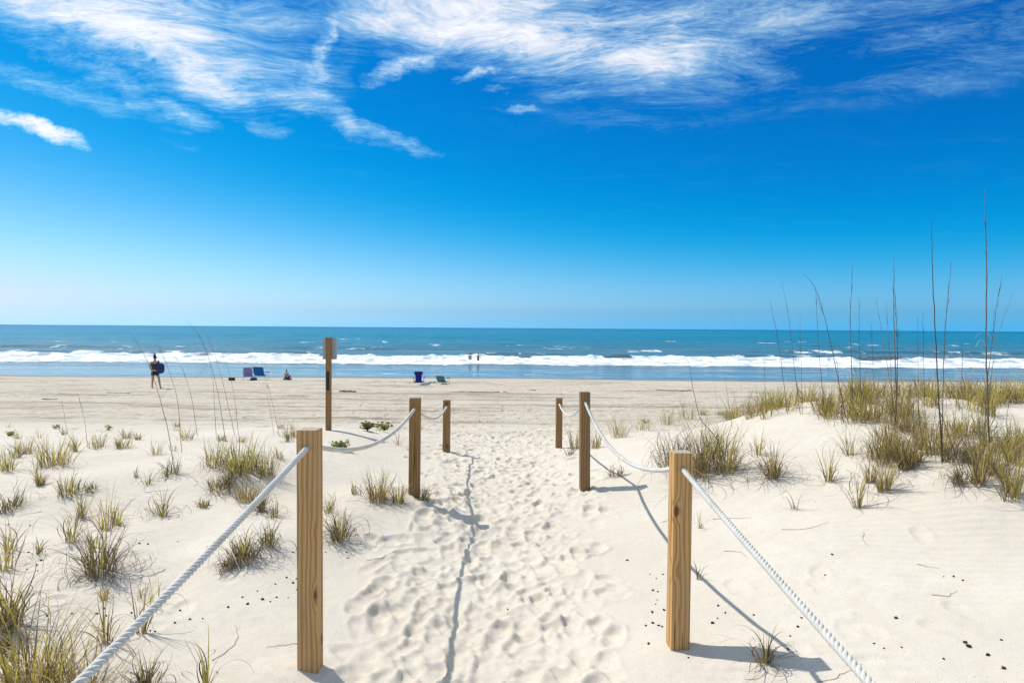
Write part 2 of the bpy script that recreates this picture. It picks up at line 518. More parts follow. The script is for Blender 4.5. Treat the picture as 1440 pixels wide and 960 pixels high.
def rope_material():
    m, t, b = new_mat('rope_fibre')
    oc = t.n('ShaderNodeTexCoord').outputs['Object']
    n = t.noise(oc, 9, 4, .6)[0]; f = t.noise(oc, 300, 3, .6)[0]
    c = t.mix(t.ss(n, .3, .7), (.56, .54, .47), (.68, .66, .60))
    c = t.mix(t.ss(f, .5, .8, 0., .6), c, (.42, .39, .33))
    col(t, b, c, .75, .25, t.bump(f, .5, .002))
    return m


def grass_material(name, trans):
    m, t, b = new_mat(name)
    a = t.n('ShaderNodeAttribute', attribute_name='tint').outputs['Color']
    geo = t.n('ShaderNodeNewGeometry').outputs['Position']
    n = t.noise(geo, 45, 3)[0]
    c = t.mix(t.ss(n, .3, .7), t.mix(1., a, (.8, .8, .8), 'MULTIPLY'), t.mix(1., a, (1.15, 1.12, 1.05), 'MULTIPLY'))
    col(t, b, c, .55, .3)
    tr = t.n('ShaderNodeBsdfTranslucent'); t.put(tr.inputs[0], t.mix(1., c, (1.25, 1.3, .8), 'MULTIPLY'))
    mx = t.n('ShaderNodeMixShader'); mx.inputs[0].default_value = trans
    t.L.new(b.outputs[0], mx.inputs[1]); t.L.new(tr.outputs[0], mx.inputs[2])
    t.L.new(mx.outputs[0], t.N['Material Output'].inputs[0])
    return m


def simple(name, c, rough=.6, spec=.3, var=.15, scale=12):
    m, t, b = new_mat(name)
    oc = t.n('ShaderNodeTexCoord').outputs['Object']
    n = t.noise(oc, scale, 4)[0]
    cc = t.mix(t.ss(n, .3, .7), tuple(q * (1 - var) for q in c), tuple(min(1, q * (1 + var)) for q in c))
    col(t, b, cc, rough, spec, t.bump(n, .2, .003))
    return m


M = dict(shadedwood=wood_material('shaded_weathered_pine', .56, .6), sand=sand_material(), water=water_material(), wood=wood_material(), rope=rope_material(),  # darker, greyer pine for far posts and sign; weaker light put into colour
         green=grass_material('living_grass', .45), dry=grass_material('dry_grass', .2),
         plate=simple('sign_back', (.42, .43, .42), .5, .4, .05), dark=simple('dark_stain', (.045, .038, .032), .7),
         pod=simple('dark_pod', (.05, .04, .032), .8, .2, .3, 150), weed=simple('dry_seaweed', (.085, .06, .04), .9, .1, .3, 30),
         skin=simple('skin', (.48, .29, .21), .5, .4, .06), hair=simple('dark_hair', (.03, .02, .016), .5, .3, .2, 60),
         metal=simple('pale_metal_tube', (.55, .56, .58), .3, .6, .05), black=simple('black_plastic', (.02, .02, .022), .45, .4),
         top=fabric('mauve_shirt', (.075, .055, .065)), shorts=fabric('black_shorts', (.028, .032, .03)), bag=fabric('navy_bag', (.035, .05, .13)),
         lilac=fabric('lilac_towel', (.27, .24, .50)), blue=fabric('blue_canvas', (.02, .16, .42)), navy=fabric('navy_canvas', (.015, .03, .24)),
         teal=fabric('teal_canvas', (.02, .15, .20), (.16, .28, .32), 6), green_towel=fabric('green_towel', (.03, .26, .20)), bluetowel=fabric('blue_towel', (.05, .16, .36)),
         white=fabric('white_cloth', (.72, .72, .72)), swim=fabric('dark_swimsuit', (.02, .035, .09)), greytop=fabric('grey_shirt', (.30, .27, .25)), denim=fabric('dark_bag', (.02, .045, .10)))

# ------------------------------------------------------------------ the sand
def axis(stops):
    """stops: (position, spacing) pairs -> positions with spacing blended between them"""
    out = [stops[0][0]]
    for (a, sa), (b, sb) in zip(stops[:-1], stops[1:]):
        x = a
        seg = []
        while x < b:
            f = (x - a) / (b - a)
            x += sa + (sb - sa) * f
            seg.append(x)
        s = (b - a) / (seg[-1] - a)
        out += [a + (q - a) * s for q in seg]
    return np.array(out)


ax = axis([(0, .0125), (1.7, .0125), (4.2, .022), (9, .07), (20, .16), (50, .35), (90, 1.2), (3000, 500)])
gx = np.concatenate([-ax[:0:-1], ax])
gy = axis([(-60, 8), (-2, .3), (1.7, .04), (2.2, .0125), (7.5, .0135), (12, .03), (20, .06), (34, .10), (48, .14), (58, .3), (100, 8)])
GX, GY = np.meshgrid(gx, gy)
BASE = H(GX, GY)
D = np.zeros_like(BASE)

pathw = lambda Y: .60 + .055 * np.clip(Y - 3, 0, 30)


def stamp(cx, cy, ang, L, W, d):
    ext = max(L, W) * 2.4
    i0, i1 = np.searchsorted(gx, (cx - ext, cx + ext)); j0, j1 = np.searchsorted(gy, (cy - ext, cy + ext))
    if i1 - i0 < 2 or j1 - j0 < 2: return
    X = GX[j0:j1, i0:i1] - cx; Y = GY[j0:j1, i0:i1] - cy
    c, s = math.cos(ang), math.sin(ang)
    a = (c * Y - s * X) / L; b = (s * Y + c * X) / W
    wob = 1 + .22 * vnoise(X * 14 + cx * 9, Y * 14 + cy * 7, 3)
    r = np.sqrt(a * a + b * b) * wob
    w = np.exp(-(r / 1.05) ** 4)
    # a heel and a ball of the foot, pressed in with a crisp edge and a low pushed-up rim
    ra = np.sqrt(((a - .48) / .62) ** 2 + (b / 1.0) ** 2) * wob; rb = np.sqrt(((a + .55) / .48) ** 2 + (b / .78) ** 2) * wob
    pit = np.maximum(np.exp(-ra ** 5), .9 * np.exp(-rb ** 5)); pit = np.maximum(pit, .55 * np.exp(-(r / .85) ** 6))
    prof_ = -d * pit * (1 + .3 * a) + .38 * d * np.exp(-((r - 1.3) / .24) ** 2) * (1 + .6 * np.sign(a) * np.minimum(abs(a), 1)) + .12 * d * vnoise(X * 55 + cx * 31, Y * 55 + cy * 17, 4) * np.exp(-(r / 1.5) ** 4)
    blk = D[j0:j1, i0:i1]
    D[j0:j1, i0:i1] = blk * (1 - .75 * w) + prof_


prng = random.Random(5)
prints = []
for k in range(1900):
    y = 1.6 + 12.5 * prng.random() ** 1.25
    hw = float(pathw(y))
    x = -.12 + prng.gauss(0, .52) * hw
    if abs(x + .12) > 1.35 * hw: continue
    # the roped walk keeps the feet in the middle
    prints.append((x, y))
for (x, y) in prints:
    stamp(x, y, prng.gauss(0, .45) + (PI if prng.random() < .5 else 0), prng.uniform(.095, .145), prng.uniform(.042, .062), prng.choice((.006, .009, .012, .015, .020, .026)))
for k in range(900):   # scattered prints on the open beach
    y = prng.uniform(11, 26); x = prng.gauss(0, 3.2 + .25 * (y - 10))
    stamp(x, y, prng.uniform(0, 6.3), prng.uniform(.12, .2), prng.uniform(.08, .13), prng.uniform(.015, .035))
for k in range(26):    # a few off to the sides
    s = prng.choice((-1, 1)); x = s * prng.uniform(1.3, 3); y = prng.uniform(2.4, 4.2)
    stamp(x, y, prng.uniform(-.6, .6), .11, .05, prng.uniform(.004, .011))
inpath = np.exp(-((GX + .12) / (pathw(GY) * 1.05)) ** 4)
near = 1 - sst(12, 17, GY)
Dn = inpath * near * (.012 * fbm(GX * 4.5, GY * 4.5, 41, 3) + .005 * fbm(GX * 18, GY * 18, 43, 3))
Dn += (1 - inpath) * near * (.007 * fbm(GX * 4, GY * 4, 47, 3) + .0028 * fbm(GX * 22, GY * 22, 49, 3))
# wind ripples on the open slopes
ph = (GX * .35 + GY) * 2 * PI / .085 + 4.0 * fbm(GX * 1.1, GY * 1.1, 51, 2)
rip = sst(.1, .5, vnoise(GX * .8 + 4, GY * .8, 53) + .25) * (1 - inpath) * (1 - sst(6, 8.5, GY))
Dn += .0026 * np.sin(ph) * rip
# vehicle tracks along the open beach
bw = sst(13, 18, GY) * (1 - sst(44, 50, GY))
tr = np.zeros_like(D)
tp = random.Random(3)
yy = 17.
while yy < 46:
    slope = tp.gauss(0, .006); ph0 = tp.uniform(0, 6.3); dep = tp.uniform(.012, .05); wd = tp.uniform(.10, .26)
    cen = yy + slope * GX + .35 * np.sin(GX * .05 + ph0) + .10 * vnoise(GX * .4, GX * 0 + yy, 61)
    q = (GY - cen) / wd
    amp = .35 + .65 * sst(-.45, .35, vnoise(GX * .11 + yy * 3, GX * 0 + yy * 7, 63))
    tr += dep * amp * (-np.exp(-q * q) + .8 * np.exp(-((np.abs(q) - 1.7) / .6) ** 2))
    yy += tp.choice((.35, .6, .8, 1.3, 1.7, .45)) * tp.uniform(.7, 1.3)
Dn += bw * (tr * 1.7 + .045 * fbm(GX * 1.6, GY * 2.0, 67, 4))
SANDZ = BASE + D + Dn
ny, nx = SANDZ.shape
idx = np.arange(ny * nx).reshape(ny, nx)
F = np.stack([idx[:-1, :-1], idx[:-1, 1:], idx[1:, 1:], idx[1:, :-1]], -1).reshape(-1, 4)
sand = link('sand', mesh_np('sand', np.stack([GX, GY, SANDZ], -1).reshape(-1, 3), F), M['sand'])
tag(sand, kind='structure')
del F


def HS(X, Y):
    """height of the finished sand"""
    X = np.asarray(X, float); Y = np.asarray(Y, float)
    i = np.clip(np.searchsorted(gx, X) - 1, 0, nx - 2); j = np.clip(np.searchsorted(gy, Y) - 1, 0, ny - 2)
    fx = np.clip((X - gx[i]) / (gx[i + 1] - gx[i]), 0, 1); fy = np.clip((Y - gy[j]) / (gy[j + 1] - gy[j]), 0, 1)
    return ((SANDZ[j, i] * (1 - fx) + SANDZ[j, i + 1] * fx) * (1 - fy) + (SANDZ[j + 1, i] * (1 - fx) + SANDZ[j + 1, i + 1] * fx) * fy)


# ------------------------------------------------------------------ the sea
wxa = axis([(0, .22), (70, .22), (110, .8), (300, 8), (40000, 9000)])
wx = np.concatenate([-wxa[:0:-1], wxa])
wy_ = axis([(47, .3), (60, .25), (72, .14), (96, .14), (130, .5), (300, 3), (1500, 60), (60000, 14000)])
WX, WY = np.meshgrid(wx, wy_)
crest = 85.5 + 1.6 * vnoise(WX * .045, 0 * WX, 71) + .5 * vnoise(WX * .25, 0 * WX, 72)
q = WY - crest
hb = .50 + .12 * vnoise(WX * .06 + 5, 0 * WX, 73) + .10 * vnoise(WX * .5, 0 * WX + 3, 74)
# sections of the crest that have not broken yet (clear dark faces)
xa = lambda px: (px - 720) / FPX * 85.5
unb = bump(WX, 0 * WX, xa(868), 0, 1.5, 1, 1.) + bump(WX, 0 * WX, xa(1235), 0, 2.2, 1, 1.) + bump(WX, 0 * WX, xa(300), 0, 1.2, 1, .4) + bump(WX, 0 * WX, xa(745), 0, 1.0, 1, .5) + bump(WX, 0 * WX, xa(470), 0, 1.2, 1, .4)
unb = np.clip(unb + .3 * vnoise(WX * .7, WY * .9, 70) * (unb > .1), 0, 1)
rough = fbm(WX * .9, WY * .9, 75, 4)
brk = np.where(q < 0, np.exp(-(q / 1.25) ** 2), np.exp(-(q / 3.8) ** 2))
Z = SEA + hb * brk * (.8 + .35 * unb)
foamzone = sst(-16.5, -12., q + 2.2 * fbm(WX * .12, WY * .25, 76, 3)) * (1 - sst(.2, 1.0, q))
foam = foamzone * (1.2 - .50 * sst(-6, -15, q))
foam *= 1 - np.clip(unb * 1.25, 0, 1) * sst(-1.6, -.8, q)
Z += foamzone * (.10 * np.clip(rough + .15, 0, 1) * sst(-12, -2, q) + .05 * rough) * (1 - .8 * np.clip(unb, 0, 1))
# spray and curls along the lip
lip = np.exp(-((q + .2) / .55) ** 2) * np.clip(vnoise(WX * .8, WY * .3, 77) - .05, 0, 1) ** 1.5
Z += .30 * lip * (1 - .8 * np.clip(unb, 0, 1))
# a second roller further out, small rollers and white caps beyond
crest2 = 118. + 4 * vnoise(WX * .03 + 9, 0 * WX, 81)
q2 = WY - crest2
a2 = sst(.05, .5, vnoise(WX * .035 + 2, 0 * WX, 82) + .9 * bump(WX, 0 * WX, 72, 0, 16, 1, 1.))
Z += .38 * a2 * np.where(q2 < 0, np.exp(-(q2 / 1.6) ** 2), np.exp(-(q2 / 5) ** 2))
foam = np.maximum(foam, (.38 + .22 * vnoise(WX * .15, WY * .3, 80)) * sst(.35, .8, a2 * (1 + .6 * vnoise(WX * .2, WY * .2, 83))) * sst(-4.5, -2, q2) * (1 - sst(.3, 1.5, q2)))
crest3 = 99. + 3 * vnoise(WX * .05 + 3, 0 * WX, 84)
q3 = WY - crest3
a3 = sst(.1, .55, vnoise(WX * .05 + 31, 0 * WX, 85) + .9 * bump(WX, 0 * WX, -46, 0, 18, 1, 1.) + .8 * bump(WX, 0 * WX, 42, 0, 9, 1, 1.) + .7 * bump(WX, 0 * WX, 70, 0, 9, 1, 1.))
Z += .3 * a3 * np.where(q3 < 0, np.exp(-(q3 / 1.2) ** 2), np.exp(-(q3 / 3) ** 2))
foam = np.maximum(foam, (.36 + .25 * vnoise(WX * .2, WY * .3, 79)) * a3 * sst(-5.5, -1, q3) * (1 - sst(.3, 1.5, q3)))
cap = sst(.36, .6, fbm(WX * .12, WY * .10, 86, 4)) * sst(95, 125, WY) * (1 - sst(190, 300, WY))
foam = np.maximum(foam, .55 * cap)
backwash = sst(-.1, .45, vnoise(WX * .035 + 8, 0 * WX, 93) + .8 * bump(WX, 0 * WX, -45, 0, 22, 1, 1.)) * np.exp(-((WY - 94 - 3 * vnoise(WX * .06, 0 * WX, 94)) / 3.2) ** 2)
foam = np.maximum(foam, .42 * backwash)
swell = sst(88, 130, WY) * (1 - sst(500, 1500, WY))
Z += swell * (.16 * np.sin(WY * .42 + 2.2 * fbm(WX * .02, WY * .03, 87, 3)) + .16 * fbm(WX * .12, WY * .3, 88, 4))
# thin run-up with lacy lines in the shallows
for (yl, am) in ((57.5, .5), (62.0, .42), (55.0, .45), (52.6, .4)):
    cl = yl + .9 * vnoise(WX * .07 + yl, 0 * WX, 89) + .35 * vnoise(WX * .4, 0 * WX + yl, 90)
    ql = WY - cl
    foam = np.maximum(foam, am * np.exp(-(ql / .32) ** 2) * sst(-.35, .35, vnoise(WX * .06 + yl * 3, 0 * WX, 91)))
Z += .02 * fbm(WX * .3, WY * .5, 92, 3) * (1 - sst(66, 72, WY))
ny2, nx2 = Z.shape
idx = np.arange(ny2 * nx2).reshape(ny2, nx2)
F = np.stack([idx[:-1, :-1], idx[:-1, 1:], idx[1:, 1:], idx[1:, :-1]], -1).reshape(-1, 4)
water = link('sea', mesh_np('sea', np.stack([WX, WY, Z], -1).reshape(-1, 3), F, True, None, {'foam': foam}), M['water'])
tag(water, kind='structure')
del F

# ------------------------------------------------------------------ posts
def hole_cut(o, cutter_bm):
    me = bpy.data.meshes.new('cut'); cutter_bm.to_mesh(me); cutter_bm.free()
    c = bpy.data.objects.new('cut', me); COL.objects.link(c)
    md = o.modifiers.new('hole', 'BOOLEAN'); md.operation = 'DIFFERENCE'; md.object = c; md.solver = 'EXACT'
    dg = bpy.context.evaluated_depsgraph_get()
    new = bpy.data.meshes.new_from_object(o.evaluated_get(dg))
    o.modifiers.clear(); o.data = new
    bpy.data.objects.remove(c)


PLAB = {'L1': 'tall golden pine post nearest the camera on the left of the path',
        'L2': 'second wooden rope post on the left of the path, beside a yellowish grass tuft',
        'L3': 'farthest and shortest wooden rope post on the left edge of the sandy path',
        'R1': 'square pine post with big dark knots nearest the camera on the right of the path',
        'R2': 'second wooden rope post on the right of the path, at the foot of the dune',
        'R3': 'farthest small wooden rope post on the right edge of the sandy path'}
HOLE = {}
for k, (px, y, zb, zt) in POSTS.items():
    x = PX[k]
    w = .092
    bm = bmesh.new()
    lean = {'L1': R(-.3), 'R1': R(.4), 'L2': R(.3), 'R2': R(-.5), 'L3': R(.3), 'R3': R(0)}[k]
    h = zt - zb
    box_bm(bm, (0, 0, (h - .35) / 2), (w, w, h + .35), None, .004)
    me = bm_mesh('wooden_post', bm)
    o = link('wooden_post', me, M['wood' if k[1] == '1' else 'shadedwood'], None, (x, y, zb))
    tag(o, PLAB[k], 'post', 'rope posts along the beach path')
    zh = h - .075 if k in ('L1', 'R1') else h - .085
    cb = bmesh.new()
    bmesh.ops.create_cone(cb, cap_ends=True, segments=24, radius1=.018, radius2=.018, depth=.3,
                          matrix=Matrix.Translation((0, 0, zh)) @ Matrix.Rotation(PI / 2, 4, 'X'))
    hole_cut(o, cb)
    o.rotation_euler = (R(random.uniform(-.4, .4)), lean, R({'L1': -2, 'R1': 3, 'L2': 2, 'R2': 3, 'L3': -3, 'R3': 4}[k]))
    HOLE[k] = o.matrix_basis @ Vector((0, 0, zh))


# ------------------------------------------------------------------ ropes
def catenary(a, b, sag, n):
    tt = np.linspace(0, 1, n)
    p = np.outer(1 - tt, a) + np.outer(tt, b)
    p[:, 2] -= sag * 4 * tt * (1 - tt)
    return p


def rope(spans, label):
    P = []
    for (a, b, s) in spans:
        n = max(12, int((Vector(b) - Vector(a)).length / .02))
        c = catenary(np.array(a), np.array(b), s, n)
        P.append(c if not P else c[1:])
    P = np.vstack(P)
    # smooth the kink inside each post, then resample evenly
    for _ in range(4): P[1:-1] = .25 * P[:-2] + .5 * P[1:-1] + .25 * P[2:]
    d = np.r_[0, np.cumsum(np.linalg.norm(np.diff(P, axis=0), axis=1))]
    s = np.arange(0, d[-1], .006)
    Q = np.stack([np.interp(s, d, P[:, i]) for i in range(3)], 1)
    T = np.gradient(Q, axis=0); T /= np.linalg.norm(T, axis=1)[:, None]
    A = np.cross(T, (1., 0., 0.)); A /= np.linalg.norm(A, axis=1)[:, None]
    B = np.cross(T, A)
    acc_ = Acc()
    rr = .0068
    for k in range(3):
        th = s / .066 * 2 * PI + k * 2 * PI / 3
        Pk = Q + rr * (np.cos(th)[:, None] * A + np.sin(th)[:, None] * B)
        V, F = tube_np(Pk, .0064, 8)
        acc_.add(V, F)
    o = link('rope', acc_.mesh('rope'), M['rope'])
    tag(o, label, 'rope', 'ropes strung along the path')
    return o


h = {k: tuple(v) for k, v in HOLE.items()}
ropeL = rope([((-.95, -.7, .60), h['L1'], .05), (h['L1'], h['L2'], .14), (h['L2'], h['L3'], .13), (h['L3'], (h['L3'][0], h['L3'][1] + .08, h['L3'][2] - .01), 0)],
             'thick white twisted rope threaded through the posts left of the path')
ropeR = rope([((.90, -.7, .57), h['R1'], .03), (h['R1'], h['R2'], .22), (h['R2'], h['R3'], .16), (h['R3'], (h['R3'][0], h['R3'][1] + .08, h['R3'][2] - .01), 0)],
             'thick white twisted rope threaded through the posts right of the path')

# ------------------------------------------------------------------ sign
sb = hit(462, 605); print('SIGN', sb)
sr = empty('beach_sign', sb)
tag(sr, 'tall thin wooden signpost seen from behind with a small white panel at its top', 'sign')
hs = (605 - 474) / FPX * sb.y
bm = bmesh.new(); box_bm(bm, (0, 0, hs / 2 - .15), (.064, .085, hs + .3), None, .004)
link('post', bm_mesh('post', bm), M['shadedwood'], sr)
bm = bmesh.new(); box_bm(bm, (.0, .055, hs - .155), (.20, .008, .30), None, .003)
link('sign_plate', bm_mesh('sign_plate', bm), M['plate'], sr)
bm = bmesh.new(); box_bm(bm, (.0, -.0455, hs - .6), (.045, .006, .26), None, .002)
link('strap', bm_mesh('strap', bm), M['dark'], sr)

# ------------------------------------------------------------------ grass
GREENS = np.array([(.55, .45, .08), (.44, .38, .06), (.62, .50, .15), (.32, .29, .055), (.66, .51, .22)])
DRYS = np.array([(.50, .37, .19), (.40, .28, .13), (.28, .20, .11), (.17, .125, .08), (.56, .43, .25), (.36, .23, .10)])
DARKS = np.array([(.13, .10, .06), (.085, .065, .042), (.17, .125, .075), (.21, .15, .085)])


def blades(P, n, hgt, rad, lean, bend, wid, palette, rng, seg=8, drift=0., aim=None, tipdry=.0):
    a = rng.uniform(0, 2 * PI, n); r = rad * np.sqrt(rng.random(n))
    p = np.stack([P[0] + r * np.cos(a), P[1] + r * np.sin(a), np.zeros(n)], 1)
    p[:, 2] = HS(p[:, 0], p[:, 1]) - .02
    phi = a + rng.normal(0, .7, n)
    if aim is not None: phi = np.where(rng.random(n) < .6, aim + rng.normal(0, .5, n), phi)
    L = hgt * rng.uniform(.5, 1.15, n)
    th0 = np.abs(rng.normal(0, 1, n)) * lean
    bd = bend * rng.uniform(.3, 1.2, n)
    dr = rng.normal(0, drift, n) if drift else np.zeros(n)
    w = wid * rng.uniform(.6, 1.2, n)
    tw = rng.uniform(-.9, .9, n)
    base = palette[rng.integers(0, len(palette), n)] * rng.uniform(.75, 1.2, n)[:, None]
    V = np.zeros((n, seg + 1, 2, 3)); C = np.zeros((n, seg + 1, 2, 3))
    for i in range(seg + 1):
        f = i / seg
        th = np.clip(th0 + bd * f ** 1.4, 0, 3.0)
        ph = phi + dr * f
        d = np.stack([np.sin(th) * np.cos(ph), np.sin(th) * np.sin(ph), np.cos(th)], 1)
        wd = np.stack([-np.sin(ph + tw), np.cos(ph + tw), np.zeros(n)], 1)
        hw = (w * .5 * (1 - f ** 1.8) * (.75 + .5 * min(f * 4, 1)) + .0003)[:, None]
        V[:, i, 0] = p - wd * hw; V[:, i, 1] = p + wd * hw
        k = np.clip(1.25 - f * 4, 0, 1) * .6
        cc = base * (1 - k) + np.array((.36, .29, .17)) * k
        if tipdry: cc = cc * (1 - tipdry * f ** 2) + np.array((.38, .29, .15)) * tipdry * f ** 2
        C[:, i] = cc[:, None]
        p = p + d * (L / seg)[:, None]
        if i > 0:
            g = HS(p[:, 0], p[:, 1]) + .004 + .01 * (rng.random(n) if False else .4)
            p[:, 2] = np.maximum(p[:, 2], g)
    b = (np.arange(n) * (seg + 1) * 2)[:, None]; i = (np.arange(seg) * 2)[None]
    F = np.stack([b + i, b + i + 1, b + i + 3, b + i + 2], -1).reshape(-1, 4)
    return V.reshape(-1, 3), F, C.reshape(-1, 3)


def tuft(P, hgt, rad, style, dens, label, group, seed, aim=None):
    rng = np.random.default_rng(seed)
    P = Vector(P)
    root = empty('grass_tuft', P)
    tag(root, label, 'grass tuft', group)
    w = .0053
    DD = np.vstack([DARKS, DRYS])
    wires = (1.25, .6, .45, 3.2, .85, DARKS, 3.2)           # long thin curling dead blades
    specs = {  # part: (count, height factor, radius factor, lean, bend, width, palette, drift), ...
        'upright': ([(30, 1.0, .5, .2, .9, 1.05, GREENS, .3)], [(28, 1.0, .8, .32, 1.1, .75, DRYS, .6), (16, *wires)]),
        'green': ([(50, .95, .6, .2, .9, 1.05, GREENS, .3)], [(30, .95, .9, .35, 1.1, .75, DRYS, .6), (18, *wires)]),
        'curly': ([(12, 1.0, .25, .2, .8, .85, GREENS, .3)], [(26, .95, .3, .22, .9, .8, DD, .4), (58, 1.3, .5, .5, 3.5, .85, np.vstack([DARKS, DARKS, DRYS[1:2]]), 3.6)]),
        'tan': ([(18, .95, .45, .15, .7, 1.0, GREENS[[0, 2, 4]], .2)], [(40, .95, .5, .22, 1.0, 1.0, DRYS, .5), (22, *wires)]),
        'brown': ([(10, .9, .5, .2, .7, .8, GREENS, .2)], [(45, .9, .7, .4, 1.5, .75, DD, 1.0), (45, *wires)]),
        'sprout': ([(6, 1.0, .25, .18, .7, .9, GREENS, .3)], [(8, 1.0, .4, .3, 1.2, .75, DRYS, 1.0), (7, *wires)]),
        'long': ([(24, 1.0, .6, .28, 1.3, .85, GREENS, .3)], [(34, 1.0, .7, .35, 1.5, .7, DRYS, 1.0), (40, 1.1, .7, .7, 2.4, .5, DD, 2.0)]),
    }[style]
    for nm, comps in zip(('green_blades', 'dry_blades'), specs):
        a = Acc()
        for (cnt, hf, rf, lean, bend, wf, pal, dr) in comps:
            n = max(3, int(cnt * dens))
            V, F, C = blades(P, n, hgt * hf, rad * rf, lean, bend, w * wf, pal, rng, 16 if bend > 2 else 7, dr, aim, .5 if nm[0] == 'g' else 0.)
            a.add(V - np.array(P), F); a.C.append(C)
        link(nm, a.mesh(nm), M['green' if nm[0] == 'g' else 'dry'], root)
    return root


GL = 'grass tufts on the left dune'; GR = 'grass tufts on the right dune'
